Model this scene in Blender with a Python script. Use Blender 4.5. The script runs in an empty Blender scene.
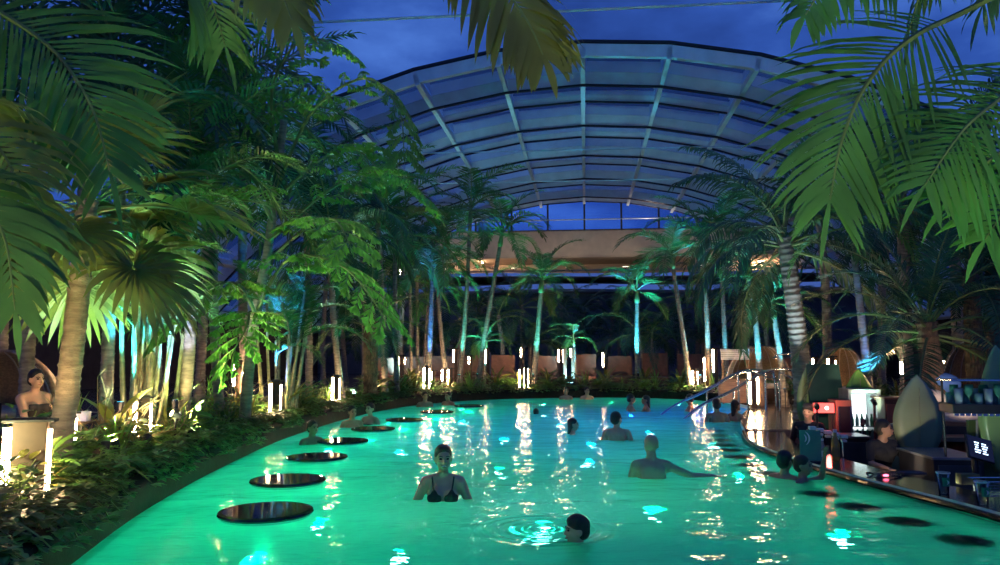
import bpy, bmesh, math, random
from mathutils import Vector, Matrix, Euler, noise

# ------------------------------------------------------------------ camera
scene = bpy.context.scene
COL = scene.collection
FPX = 750.0                       # focal length in pixels of the 1000 px wide frame
HZ = 355.0                        # horizon row
CAMZ = 1.3                        # eye height above the water (water level z = 0)
PITCH = math.atan((HZ - 282.5) / FPX)
cam_d = bpy.data.cameras.new('camera')
cam_d.sensor_width = 36.0
cam_d.lens = 36.0 * FPX / 1000.0
cam_d.clip_end = 400
cam = bpy.data.objects.new('camera', cam_d)
COL.objects.link(cam)
cam.location = (0, 0, CAMZ)
cam.rotation_euler = (math.pi / 2 + PITCH, 0, 0)
scene.camera = cam

# ------------------------------------------------------------------ view and sampling
scene.view_settings.view_transform = 'Standard'
scene.view_settings.look = 'None'
scene.view_settings.gamma = 1.0
scene.view_settings.use_curve_mapping = False
scene.view_settings.exposure = 1.0
scene.render.engine = 'CYCLES'
cy = scene.cycles
cy.use_denoising = True
cy.max_bounces = 8
cy.diffuse_bounces = 3
cy.glossy_bounces = 4
cy.transmission_bounces = 5
cy.transparent_max_bounces = 12
cy.caustics_reflective = False
cy.caustics_refractive = True
cy.sample_clamp_indirect = 2.5
cy.sample_clamp_direct = 0.0
cy.blur_glossy = 0.5

# ------------------------------------------------------------------ dusk sky
def build_world():
    w = bpy.data.worlds.new('dusk_sky')
    scene.world = w
    w.use_nodes = True
    nt = w.node_tree
    nt.nodes.clear()
    out = nt.nodes.new('ShaderNodeOutputWorld')
    bg = nt.nodes.new('ShaderNodeBackground')
    tc = nt.nodes.new('ShaderNodeTexCoord')
    mp = nt.nodes.new('ShaderNodeMapping')
    mp.inputs['Scale'].default_value = (1.0, 1.0, 2.2)
    n1 = nt.nodes.new('ShaderNodeTexNoise')
    n1.inputs['Scale'].default_value = 3.2
    n1.inputs['Detail'].default_value = 7
    n1.inputs['Roughness'].default_value = 0.58
    cr = nt.nodes.new('ShaderNodeValToRGB')
    cr.color_ramp.elements[0].position = 0.36
    cr.color_ramp.elements[0].color = (0.0055, 0.017, 0.082, 1)
    cr.color_ramp.elements[1].position = 0.70
    cr.color_ramp.elements[1].color = (0.022, 0.058, 0.20, 1)
    e = cr.color_ramp.elements.new(0.52)
    e.color = (0.009, 0.028, 0.128, 1)
    nt.links.new(tc.outputs['Generated'], mp.inputs['Vector'])
    nt.links.new(mp.outputs['Vector'], n1.inputs['Vector'])
    nt.links.new(n1.outputs['Fac'], cr.inputs['Fac'])
    nt.links.new(cr.outputs['Color'], bg.inputs['Color'])
    bg.inputs['Strength'].default_value = 1.6
    nt.links.new(bg.outputs['Background'], out.inputs['Surface'])
build_world()

# ------------------------------------------------------------------ helpers: picture rays
CP, SP = math.cos(PITCH), math.sin(PITCH)
def ray(px, py):
    x = (px - 500.0) / FPX
    y = (282.5 - py) / FPX
    return Vector((x, CP - y * SP, SP + y * CP))
def at(px, py, Y):
    """point at distance Y (metres in front of the camera) along the pixel's direction"""
    r = ray(px, py)
    return Vector((r.x / r.y * Y, Y, CAMZ + r.z / r.y * Y))
def onz(px, py, z=0.0):
    """point where the pixel's direction meets the level z"""
    r = ray(px, py)
    t = (z - CAMZ) / r.z
    return Vector((r.x * t, r.y * t, z))
def onx(px, Y, z):
    """point on level z at distance Y in the pixel column"""
    r = ray(px, 360)
    p = Vector((r.x / r.y * Y, Y, z))
    return p

# ------------------------------------------------------------------ helpers: materials
MATS = {}
def ncol(c, k):
    return (min(1, c[0] * k), min(1, c[1] * k), min(1, c[2] * k), 1)
def mat(name, col, rough=0.6, metal=0.0, var=0.25, scale=6.0, spec=0.5, bump=0.0, bscale=None,
        emis=None, estr=0.0, stretch=(1, 1, 1), transl=0.0, objvar=0.0):
    if name in MATS:
        return MATS[name]
    m = bpy.data.materials.new(name)
    m.use_nodes = True
    nt = m.node_tree
    b = nt.nodes['Principled BSDF']
    b.inputs['Roughness'].default_value = rough
    b.inputs['Metallic'].default_value = metal
    b.inputs['Specular IOR Level'].default_value = spec
    tc = nt.nodes.new('ShaderNodeTexCoord')
    mp = nt.nodes.new('ShaderNodeMapping')
    mp.inputs['Scale'].default_value = stretch
    nt.links.new(tc.outputs['Object'], mp.inputs['Vector'])
    nz = nt.nodes.new('ShaderNodeTexNoise')
    nz.inputs['Scale'].default_value = scale
    nz.inputs['Detail'].default_value = 4
    nt.links.new(mp.outputs['Vector'], nz.inputs['Vector'])
    cr = nt.nodes.new('ShaderNodeValToRGB')
    cr.color_ramp.elements[0].position = 0.3
    cr.color_ramp.elements[1].position = 0.7
    cr.color_ramp.elements[0].color = ncol(col, 1 - var)
    cr.color_ramp.elements[1].color = ncol(col, 1 + var)
    nt.links.new(nz.outputs['Fac'], cr.inputs['Fac'])
    csock = cr.outputs['Color']
    if objvar:
        oi = nt.nodes.new('ShaderNodeObjectInfo')
        hs = nt.nodes.new('ShaderNodeHueSaturation')
        mr = nt.nodes.new('ShaderNodeMapRange')
        mr.inputs['To Min'].default_value = 1 - objvar
        mr.inputs['To Max'].default_value = 1 + objvar
        mh = nt.nodes.new('ShaderNodeMapRange')
        mh.inputs['To Min'].default_value = 0.5 - objvar * 0.06
        mh.inputs['To Max'].default_value = 0.5 + objvar * 0.06
        nt.links.new(oi.outputs['Random'], mr.inputs['Value'])
        nt.links.new(oi.outputs['Random'], mh.inputs['Value'])
        nt.links.new(mr.outputs['Result'], hs.inputs['Value'])
        nt.links.new(mh.outputs['Result'], hs.inputs['Hue'])
        nt.links.new(csock, hs.inputs['Color'])
        csock = hs.outputs['Color']
    nt.links.new(csock, b.inputs['Base Color'])
    if bump:
        bp = nt.nodes.new('ShaderNodeBump')
        bp.inputs['Strength'].default_value = bump
        bp.inputs['Distance'].default_value = 0.02
        n2 = nt.nodes.new('ShaderNodeTexNoise')
        n2.inputs['Scale'].default_value = bscale or scale * 4
        n2.inputs['Detail'].default_value = 3
        nt.links.new(mp.outputs['Vector'], n2.inputs['Vector'])
        nt.links.new(n2.outputs['Fac'], bp.inputs['Height'])
        nt.links.new(bp.outputs['Normal'], b.inputs['Normal'])
    if emis:
        b.inputs['Emission Color'].default_value = (*emis, 1)
        b.inputs['Emission Strength'].default_value = estr
    if transl:
        tr = nt.nodes.new('ShaderNodeBsdfTranslucent')
        mx = nt.nodes.new('ShaderNodeMixShader')
        mx.inputs['Fac'].default_value = transl
        nt.links.new(csock, tr.inputs['Color'])
        nt.links.new(b.outputs['BSDF'], mx.inputs[1])
        nt.links.new(tr.outputs['BSDF'], mx.inputs[2])
        nt.links.new(mx.outputs['Shader'], nt.nodes['Material Output'].inputs['Surface'])
    MATS[name] = m
    return m

def mat_glass(name, tint=(0.75, 0.85, 0.9), refl=1.0, rough=0.02):
    if name in MATS:
        return MATS[name]
    m = bpy.data.materials.new(name)
    m.use_nodes = True
    nt = m.node_tree
    nt.nodes.clear()
    out = nt.nodes.new('ShaderNodeOutputMaterial')
    t = nt.nodes.new('ShaderNodeBsdfTransparent')
    t.inputs['Color'].default_value = (*tint, 1)
    g = nt.nodes.new('ShaderNodeBsdfGlossy')
    g.inputs['Roughness'].default_value = rough
    fr = nt.nodes.new('ShaderNodeFresnel')
    fr.inputs['IOR'].default_value = 1.5
    mu = nt.nodes.new('ShaderNodeMath')
    mu.operation = 'MULTIPLY'
    mu.inputs[1].default_value = refl
    nz = nt.nodes.new('ShaderNodeTexNoise')
    nz.inputs['Scale'].default_value = 1.5
    bp = nt.nodes.new('ShaderNodeBump')
    bp.inputs['Strength'].default_value = 0.02
    mx = nt.nodes.new('ShaderNodeMixShader')
    nt.links.new(nz.outputs['Fac'], bp.inputs['Height'])
    nt.links.new(bp.outputs['Normal'], g.inputs['Normal'])
    nt.links.new(fr.outputs['Fac'], mu.inputs[0])
    nt.links.new(mu.outputs[0], mx.inputs['Fac'])
    nt.links.new(t.outputs[0], mx.inputs[1])
    nt.links.new(g.outputs[0], mx.inputs[2])
    nt.links.new(mx.outputs[0], out.inputs['Surface'])
    MATS[name] = m
    return m

def mat_water():
    m = bpy.data.materials.new('pool_water')
    m.use_nodes = True
    nt = m.node_tree
    nt.nodes.clear()
    N = nt.nodes.new
    out = N('ShaderNodeOutputMaterial')
    tc = N('ShaderNodeTexCoord')
    def nzt(scale, stretch, detail, dist=0.0):
        mp = N('ShaderNodeMapping')
        mp.inputs['Scale'].default_value = stretch
        nt.links.new(tc.outputs['Object'], mp.inputs['Vector'])
        n = N('ShaderNodeTexNoise')
        n.inputs['Scale'].default_value = scale
        n.inputs['Detail'].default_value = detail
        n.inputs['Distortion'].default_value = dist
        nt.links.new(mp.outputs['Vector'], n.inputs['Vector'])
        return n.outputs['Fac']
    a = nzt(1.1, (0.8, 1.15, 1), 2, 0.4)
    b = nzt(4.5, (0.8, 1.2, 1), 2, 0.3)
    sc = N('ShaderNodeMath'); sc.operation = 'MULTIPLY'; sc.inputs[1].default_value = 0.22
    nt.links.new(b, sc.inputs[0])
    ad = N('ShaderNodeMath'); ad.operation = 'ADD'
    nt.links.new(a, ad.inputs[0]); nt.links.new(sc.outputs[0], ad.inputs[1])
    # rings of ripples round the bubbling jet before the boy
    jet = onz(545, 529, 0)
    sx = N('ShaderNodeVectorMath'); sx.operation = 'DISTANCE'; sx.inputs[1].default_value = (jet.x, jet.y, 0)
    nt.links.new(tc.outputs['Object'], sx.inputs[0])
    fq = N('ShaderNodeMath'); fq.operation = 'MULTIPLY'; fq.inputs[1].default_value = 62.0
    nt.links.new(sx.outputs['Value'], fq.inputs[0])
    sn = N('ShaderNodeMath'); sn.operation = 'SINE'; nt.links.new(fq.outputs[0], sn.inputs[0])
    fall = N('ShaderNodeMapRange'); fall.inputs['From Min'].default_value = 0.12; fall.inputs['From Max'].default_value = 0.62
    fall.inputs['To Min'].default_value = 0.16; fall.inputs['To Max'].default_value = 0.0
    nt.links.new(sx.outputs['Value'], fall.inputs['Value'])
    rg = N('ShaderNodeMath'); rg.operation = 'MULTIPLY_ADD'
    nt.links.new(sn.outputs[0], rg.inputs[0]); nt.links.new(fall.outputs[0], rg.inputs[1]); nt.links.new(ad.outputs[0], rg.inputs[2])
    c3 = nzt(13.0, (0.8, 1.2, 1), 1, 0.2)
    m3 = N('ShaderNodeMath'); m3.operation = 'MULTIPLY_ADD'; m3.inputs[1].default_value = 0.05
    nt.links.new(c3, m3.inputs[0]); nt.links.new(rg.outputs[0], m3.inputs[2])
    ad = m3
    bp = N('ShaderNodeBump')
    bp.inputs['Strength'].default_value = 0.8
    bp.inputs['Distance'].default_value = 0.10
    nt.links.new(ad.outputs[0], bp.inputs['Height'])
    gl = N('ShaderNodeBsdfGlossy'); gl.inputs['Roughness'].default_value = 0.03
    rf = N('ShaderNodeBsdfRefraction'); rf.inputs['IOR'].default_value = 1.33
    rf.inputs['Roughness'].default_value = 0.0
    rf.inputs['Color'].default_value = (0.30, 0.92, 0.86, 1)
    tl = N('ShaderNodeBsdfTranslucent'); tl.inputs['Color'].default_value = (0.30, 0.95, 0.85, 1)
    fr = N('ShaderNodeFresnel'); fr.inputs['IOR'].default_value = 1.33
    mu = N('ShaderNodeMath'); mu.operation = 'MULTIPLY'; mu.inputs[1].default_value = 0.48
    for n in (gl, rf, fr):
        nt.links.new(bp.outputs['Normal'], n.inputs['Normal'])
    m1 = N('ShaderNodeMixShader'); m1.inputs['Fac'].default_value = 0.5
    m2 = N('ShaderNodeMixShader')
    nt.links.new(rf.outputs[0], m1.inputs[1]); nt.links.new(tl.outputs[0], m1.inputs[2])
    nt.links.new(fr.outputs[0], mu.inputs[0]); nt.links.new(mu.outputs[0], m2.inputs['Fac'])
    nt.links.new(m1.outputs[0], m2.inputs[1]); nt.links.new(gl.outputs[0], m2.inputs[2])
    nt.links.new(m2.outputs[0], out.inputs['Surface'])
    return m

def mat_emit(name, col, strength):
    if name in MATS:
        return MATS[name]
    m = bpy.data.materials.new(name)
    m.use_nodes = True
    nt = m.node_tree
    nt.nodes.clear()
    out = nt.nodes.new('ShaderNodeOutputMaterial')
    e = nt.nodes.new('ShaderNodeEmission')
    e.inputs['Color'].default_value = (*col, 1)
    e.inputs['Strength'].default_value = strength
    nt.links.new(e.outputs[0], out.inputs['Surface'])
    MATS[name] = m
    return m

def mat_planks(name, col, width=0.14, rough=0.5, axis='X'):
    if name in MATS:
        return MATS[name]
    m = mat(name, col, rough, var=0.3, scale=3, stretch=(8, 1, 8) if axis == 'X' else (1, 8, 8), bump=0.2)
    return m

# colours
M_LEAF = mat('palm_leaf_green', (0.085, 0.235, 0.055), 0.42, var=0.35, scale=2.5, transl=0.3, objvar=0.35)
M_LEAFY = mat('palm_leaf_olive', (0.20, 0.24, 0.05), 0.45, var=0.35, scale=2.5, transl=0.3, objvar=0.3)
M_LEAFD = mat('palm_leaf_deep', (0.045, 0.125, 0.050), 0.4, var=0.35, scale=2.5, transl=0.25, objvar=0.35)
M_RACH = mat('leaf_stalk', (0.14, 0.20, 0.06), 0.45, var=0.25, scale=5)
M_FISH = mat('fishtail_leaf', (0.12, 0.32, 0.045), 0.42, var=0.35, scale=3, transl=0.3, objvar=0.25)
M_FERN = mat('fern_leaf', (0.14, 0.27, 0.05), 0.5, var=0.4, scale=5, transl=0.25, objvar=0.4)
M_BROAD = mat('broad_leaf', (0.09, 0.21, 0.055), 0.4, var=0.35, scale=4, transl=0.2, objvar=0.4)
M_YELL = mat('yellow_green_leaf', (0.22, 0.23, 0.05), 0.42, var=0.35, scale=4, transl=0.25, objvar=0.3)
M_TRUNK = mat('palm_bark', (0.27, 0.23, 0.18), 0.75, var=0.35, scale=7, stretch=(1, 1, 4), bump=0.5)
M_TRUNKB = mat('fibrous_bark', (0.16, 0.10, 0.055), 0.85, var=0.5, scale=9, stretch=(4, 4, 1), bump=0.8)
M_SHAFT = mat('crownshaft_green', (0.16, 0.27, 0.10), 0.4, var=0.2, scale=4)
M_CANE = mat('cane_stem', (0.30, 0.33, 0.17), 0.45, var=0.3, scale=5, stretch=(1, 1, 3))
M_METAL = mat('steel_tube', (0.62, 0.63, 0.65), 0.22, metal=1.0, var=0.08)
M_BLACKM = mat('black_metal', (0.02, 0.02, 0.022), 0.4, var=0.3, spec=0.5)
M_POST = mat('bronze_post', (0.075, 0.045, 0.03), 0.45, metal=0.3, var=0.25)
M_TUBE = mat_emit('lamp_tube_glow', (1.0, 0.64, 0.34), 85.0)
M_STONE = mat('black_polished_stone', (0.012, 0.013, 0.014), 0.1, var=0.5, scale=18, bump=0.03)
M_WOOD = mat('warm_wood', (0.24, 0.125, 0.06), 0.5, var=0.35, scale=4, stretch=(1, 8, 8), bump=0.15)
M_WICK = mat('wicker_tan', (0.42, 0.27, 0.15), 0.7, var=0.3, scale=30, bump=0.4)
M_DARKW = mat('dark_brown_panel', (0.055, 0.03, 0.022), 0.5, var=0.3, scale=4)
M_REDPAN = mat('russet_panel', (0.20, 0.095, 0.065), 0.65, var=0.25, scale=5)
M_WHITE = mat('white_plastic', (0.72, 0.72, 0.70), 0.4, var=0.06)
M_CUSH = mat('pale_cushion', (0.62, 0.50, 0.42), 0.85, var=0.12, scale=8, bump=0.2)
M_SKIN = mat('skin', (0.50, 0.30, 0.20), 0.45, var=0.08, scale=9)
M_SKIN2 = mat('skin_tanned', (0.36, 0.20, 0.125), 0.45, var=0.08, scale=9)
M_HAIR = mat('dark_hair', (0.014, 0.010, 0.008), 0.5, var=0.4, scale=40, stretch=(1, 1, 4), bump=0.4)
M_BLACKC = mat('black_cloth', (0.012, 0.012, 0.014), 0.8, var=0.3, scale=20)
M_EYE = mat('eye_dark', (0.03, 0.02, 0.018), 0.2, var=0.2)
M_TEETH = mat('teeth', (0.8, 0.78, 0.74), 0.3, var=0.03)
M_LIP = mat('lips', (0.38, 0.14, 0.12), 0.4, var=0.1)
M_SOIL = mat('bed_soil', (0.035, 0.024, 0.016), 0.9, var=0.5, scale=9, bump=0.8)

# ------------------------------------------------------------------ helpers: meshes and objects
class MB:
    def __init__(s):
        s.v = []; s.f = []; s.m = []
    def add(s, vs, fs, mi=0):
        o = len(s.v)
        s.v += [tuple(v) for v in vs]
        s.f += [tuple(i + o for i in f) for f in fs]
        s.m += [mi] * len(fs)
        return s
    def box(s, c, h, mi=0, rz=0.0, rot=None):
        """c centre, h half sizes"""
        M = rot.to_matrix() if rot else Matrix.Rotation(rz, 3, 'Z')
        vs = []
        for dx in (-1, 1):
            for dy in (-1, 1):
                for dz in (-1, 1):
                    vs.append(Vector(c) + M @ Vector((dx * h[0], dy * h[1], dz * h[2])))
        fs = [(0, 1, 3, 2), (4, 6, 7, 5), (0, 4, 5, 1), (2, 3, 7, 6), (0, 2, 6, 4), (1, 5, 7, 3)]
        return s.add(vs, fs, mi)
    def bbox(s, c, h, bev, mi=0, rz=0.0):
        """box with chamfered edges"""
        bm = bmesh.new()
        bmesh.ops.create_cube(bm, size=2)
        for v in bm.verts:
            v.co = Vector((v.co.x * h[0], v.co.y * h[1], v.co.z * h[2]))
        bmesh.ops.bevel(bm, geom=list(bm.edges), offset=bev, segments=2, profile=0.6, affect='EDGES')
        M = Matrix.Rotation(rz, 3, 'Z')
        bm.verts.index_update()
        vs = [Vector(c) + M @ v.co for v in bm.verts]
        fs = [tuple(v.index for v in f.verts) for f in bm.faces]
        bm.free()
        return s.add(vs, fs, mi)
    def tube(s, pts, rad, n=8, mi=0, caps=True, flat=1.0):
        pts = [Vector(p) for p in pts]
        k = len(pts)
        if not isinstance(rad, (list, tuple)):
            rad = [rad] * k
        ref = None
        vs = []
        for i in range(k):
            t = (pts[min(i + 1, k - 1)] - pts[max(i - 1, 0)])
            if t.length < 1e-9:
                t = Vector((0, 0, 1))
            t.normalize()
            if ref is None:
                ref = Vector((1, 0, 0)) if abs(t.x) < 0.9 else Vector((0, 1, 0))
            u = (ref - t * ref.dot(t)).normalized()
            w = t.cross(u)
            ref = u
            for j in range(n):
                a = 2 * math.pi * j / n
                vs.append(pts[i] + (u * math.cos(a) + w * math.sin(a) * flat) * rad[i])
        fs = []
        for i in range(k - 1):
            for j in range(n):
                j2 = (j + 1) % n
                fs.append((i * n + j, i * n + j2, (i + 1) * n + j2, (i + 1) * n + j))
        if caps:
            fs.append(tuple(reversed(range(n))))
            fs.append(tuple((k - 1) * n + j for j in range(n)))
        return s.add(vs, fs, mi)
    def lathe(s, prof, n=24, c=(0, 0, 0), mi=0, caps=True, axis=None):
        """profile list of (r, z)"""
        vs = []
        for r, z in prof:
            for j in range(n):
                a = 2 * math.pi * j / n
                vs.append((c[0] + r * math.cos(a), c[1] + r * math.sin(a), c[2] + z))
        fs = []
        for i in range(len(prof) - 1):
            for j in range(n):
                j2 = (j + 1) % n
                fs.append((i * n + j, i * n + j2, (i + 1) * n + j2, (i + 1) * n + j))
        if caps:
            fs.append(tuple(reversed(range(n))))
            fs.append(tuple((len(prof) - 1) * n + j for j in range(n)))
        return s.add(vs, fs, mi)
    def ell(s, c, r, rot=None, u=14, v=9, mi=0):
        M = rot.to_matrix() if isinstance(rot, Euler) else (rot or Matrix.Identity(3))
        vs = [Vector(c) + M @ Vector((0, 0, r[2]))]
        for i in range(1, v):
            th = math.pi * i / v
            for j in range(u):
                a = 2 * math.pi * j / u
                vs.append(Vector(c) + M @ Vector((r[0] * math.sin(th) * math.cos(a), r[1] * math.sin(th) * math.sin(a), r[2] * math.cos(th))))
        vs.append(Vector(c) + M @ Vector((0, 0, -r[2])))
        fs = [(0, 1 + j, 1 + (j + 1) % u) for j in range(u)]
        for i in range(v - 2):
            for j in range(u):
                a = 1 + i * u
                fs.append((a + j, a + u + j, a + u + (j + 1) % u, a + (j + 1) % u))
        e = len(vs) - 1
        a = 1 + (v - 2) * u
        fs += [(a + j, e, a + (j + 1) % u) for j in range(u)]
        return s.add(vs, fs, mi)
    def prism(s, outline, z0, z1, mi=0):
        n = len(outline)
        vs = [(x, y, z0) for x, y in outline] + [(x, y, z1) for x, y in outline]
        fs = [tuple(reversed(range(n))), tuple(range(n, 2 * n))]
        for i in range(n):
            j = (i + 1) % n
            fs.append((i, j, n + j, n + i))
        return s.add(vs, fs, mi)
    def mesh(s, name, mats, smooth=False):
        me = bpy.data.meshes.new(name)
        me.from_pydata(s.v, [], s.f)
        for m in (mats if isinstance(mats, (list, tuple)) else [mats]):
            me.materials.append(m)
        if any(s.m):
            me.polygons.foreach_set('material_index', s.m)
        if smooth:
            me.polygons.foreach_set('use_smooth', [True] * len(me.polygons))
        me.update()
        return me
    def build(s, name, mats, parent=None, loc=None, smooth=False, rz=0.0):
        return link(name, s.mesh(name, mats, smooth), parent, loc, rz)

def link(name, data, parent=None, loc=None, rz=0.0, scale=None):
    o = bpy.data.objects.new(name, data)
    COL.objects.link(o)
    if parent is not None:
        o.parent = parent
    if loc is not None:
        o.location = loc
    if rz:
        o.rotation_euler = (0, 0, rz)
    if scale is not None:
        o.scale = (scale,) * 3 if not isinstance(scale, (list, tuple)) else scale
    return o
def tag(o, label=None, cat=None, group=None, kind=None):
    if label: o['label'] = label
    if cat: o['category'] = cat
    if group: o['group'] = group
    if kind: o['kind'] = kind
    return o
def thing(name, label, cat, loc=(0, 0, 0), rz=0.0, group=None):
    o = link(name, None, None, loc, rz)
    o.empty_display_size = 0.1
    return tag(o, label, cat, group)
def copy_tree(o, parent=None):
    c = o.copy()
    COL.objects.link(c)
    c.parent = parent
    for ch in o.children:
        copy_tree(ch, c)
    return c
def lamp(kind, name, loc, col, power, parent=None, size=0.1, spot=None, aim=None, blend=0.5):
    d = bpy.data.lights.new(name, kind)
    d.color = col
    d.energy = power
    if kind in ('POINT', 'SPOT'):
        d.shadow_soft_size = size
    if kind == 'SPOT':
        d.spot_size = spot
        d.spot_blend = blend
    o = bpy.data.objects.new(name, d)
    COL.objects.link(o)
    o.location = loc
    if aim is not None:
        o.rotation_euler = Vector(aim).to_track_quat('-Z', 'Y').to_euler()
    if parent is not None:
        o.parent = parent
    return o
def crom(P, n=8, closed=False):
    """Catmull-Rom through points"""
    P = [Vector(p) for p in P]
    k = len(P)
    out = []
    rng = range(k if closed else k - 1)
    for i in rng:
        if closed:
            a, b, c, d = P[(i - 1) % k], P[i], P[(i + 1) % k], P[(i + 2) % k]
        else:
            a, b, c, d = P[max(i - 1, 0)], P[i], P[i + 1], P[min(i + 2, k - 1)]
        for j in range(n):
            t = j / n
            out.append(0.5 * ((2 * b) + (c - a) * t + (2 * a - 5 * b + 4 * c - d) * t * t + (3 * b - a - 3 * c + d) * t ** 3))
    if not closed:
        out.append(P[-1])
    return out

# ================================================================== THE SETTING
GZ = 0.08          # deck level above the water
BZ = 0.26          # planting bed level
PD = -1.22         # pool floor

# pool outline: left rim from the near end to the far end, far end, then the bar side coming back
LEFT = [(-2.0, 1.6), (-2.35, 3.2), (-2.66, 4.7), (-3.0, 6.5), (-3.25, 9.0), (-3.36, 12.5), (-2.95, 17.0), (-1.9, 20.3), (0.0, 22.4),
        (3.1, 23.3), (5.3, 22.4), (6.15, 20.6)]
RIGHT = [(5.95, 18.0), (4.75, 15.0), (4.05, 12.6), (3.66, 11.2), (3.52, 10.0), (3.55, 8.6), (3.68, 7.4), (3.85, 6.4), (3.93, 5.6), (4.15, 4.0), (4.2, 1.6)]
L3 = crom([(x, y, 0) for x, y in LEFT], 8)
R3 = crom([(x, y, 0) for x, y in RIGHT], 8)
POOL = [(p.x, p.y) for p in L3] + [(p.x, p.y) for p in R3]

def fill_poly(loops, z):
    bm = bmesh.new()
    es = []
    for lp in loops:
        vs = [bm.verts.new((x, y, z)) for x, y in lp]
        for i in range(len(vs)):
            es.append(bm.edges.new((vs[i], vs[(i + 1) % len(vs)])))
    bmesh.ops.triangle_fill(bm, use_beauty=True, use_dissolve=False, edges=es)
    bm.verts.index_update()
    vs = [tuple(v.co) for v in bm.verts]
    fs = []
    for f in bm.faces:
        idx = [v.index for v in f.verts]
        if f.normal.z < 0:
            idx.reverse()
        fs.append(tuple(idx))
    bm.free()
    return vs, fs

def in_pool(x, y, margin=0.0):
    c = False
    k = len(POOL)
    best = 1e9
    for i in range(k):
        x0, y0 = POOL[i]; x1, y1 = POOL[(i + 1) % k]
        if (y0 > y) != (y1 > y) and x < (x1 - x0) * (y - y0) / (y1 - y0) + x0:
            c = not c
        dx, dy = x1 - x0, y1 - y0
        t = max(0, min(1, ((x - x0) * dx + (y - y0) * dy) / (dx * dx + dy * dy + 1e-9)))
        best = min(best, math.hypot(x - x0 - t * dx, y - y0 - t * dy))
    return c or best < margin
def outY(px, Y, margin=0.35):
    """move a foot back along its pixel column until it stands outside the pool"""
    while Y < 40:
        p = onx(px, Y, 0)
        if not in_pool(p.x, p.y, margin):
            return Y
        Y += 0.1
    return Y

# --- pool basin
M_TILE = mat('pool_tile', (0.62, 0.80, 0.74), 0.4, var=0.08, scale=14)
mb = MB()
vs, fs = fill_poly([POOL], PD)
mb.add(vs, fs)
n = len(POOL)
mb.add([(x, y, PD) for x, y in POOL] + [(x, y, GZ) for x, y in POOL],
       [(i, (i + 1) % n, n + (i + 1) % n, n + i) for i in range(n)])
tag(mb.build('pool_basin', M_TILE), kind='structure')

# --- water
vs, fs = fill_poly([POOL], 0.0)
water = MB().add(vs, fs).build('pool_water', mat_water())
tag(water, 'green glowing rippled water filling the curved pool', 'water', kind='stuff')

# --- ground around pool and bar pit
PIT = [(7.1, 12.2), (7.4, 9.0), (7.6, 3.6), (5.5, 3.0)]
hole = [(p.x, p.y) for p in L3] + [(p.x, p.y) for p in R3 if p.y > 12.5] + PIT + [(4.2, 1.6)]
M_DECK = mat('wet_dark_stone', (0.075, 0.055, 0.042), 0.22, var=0.4, scale=3, bump=0.25, bscale=7)
vs, fs = fill_poly([[(-22, -8), (30, -8), (30, 56), (-22, 56)], hole], GZ)
tag(MB().add(vs, fs).build('floor', M_DECK), kind='structure')
# bar pit floor and its rear wall
mb = MB()
pit_out = [(p.x, p.y) for p in R3 if p.y <= 12.5][::-1] + PIT[:1] + PIT[1:]
pit_out = [(x + 0.02, y) for x, y in pit_out]
vs, fs = fill_poly([pit_out], -1.15)
mb.add(vs, fs)
pw = [(4.05, 12.6)] + PIT + [(4.2, 1.6)]
k = len(pw)
mb.add([(x, y, -1.15) for x, y in pw] + [(x, y, GZ) for x, y in pw], [(i, i + 1, k + i + 1, k + i) for i in range(k - 1)])
tag(mb.build('bar_pit', mat('pit_concrete', (0.10, 0.085, 0.075), 0.6, var=0.3)), kind='structure')

# --- black kerb along the left and far rim, planting bed behind it
def offset_path(P, d):
    out = []
    for i, p in enumerate(P):
        t = (P[min(i + 1, len(P) - 1)] - P[max(i - 1, 0)]).normalized()
        nrm = Vector((-t.y, t.x, 0))
        out.append(p + nrm * d)
    return out
def sweep(P, prof, mb, mi=0):
    """profile (outward offset, z) swept along the path"""
    rows = []
    for off, z in prof:
        rows.append([Vector((q.x, q.y, z)) for q in offset_path(P, off)])
    k = len(P)
    vs = [v for r in rows for v in r]
    fs = []
    for a in range(len(prof) - 1):
        for i in range(k - 1):
            fs.append((a * k + i, a * k + i + 1, (a + 1) * k + i + 1, (a + 1) * k + i))
    mb.add(vs, fs, mi)
M_KERB = mat('black_kerb', (0.012, 0.014, 0.013), 0.55, var=0.4, scale=10, bump=0.1, spec=0.08)
mb = MB()
sweep(L3, [(-0.012, -0.25), (-0.012, 0.20), (0.0, 0.235), (0.03, 0.255), (0.15, 0.255), (0.18, 0.235), (0.18, 0.05)], mb)
tag(mb.build('kerb', M_KERB, smooth=True), kind='structure')
mb = MB()
sweep(L3, [(0.17, 0.22), (0.5, 0.27), (1.1, 0.29), (1.9, 0.27), (2.1, 0.05)], mb)
tag(mb.build('planting_bed', M_SOIL, smooth=True), kind='structure')
# bed on the far right side, beyond the steps, and behind the bar
for nm, pts, w in (('planting_bed', [(6.7, 20.4, 0), (8.2, 17.6, 0), (9.2, 14.6, 0), (10.5, 12.2, 0)], 1.5),):
    P = crom(pts, 8)
    mb = MB()
    sweep(P, [(-0.05, 0.02), (0.0, 0.2), (0.4, 0.25), (w, 0.25), (w + 0.05, 0.02)], mb)
    tag(mb.build(nm, M_SOIL, smooth=True), kind='structure')

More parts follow.
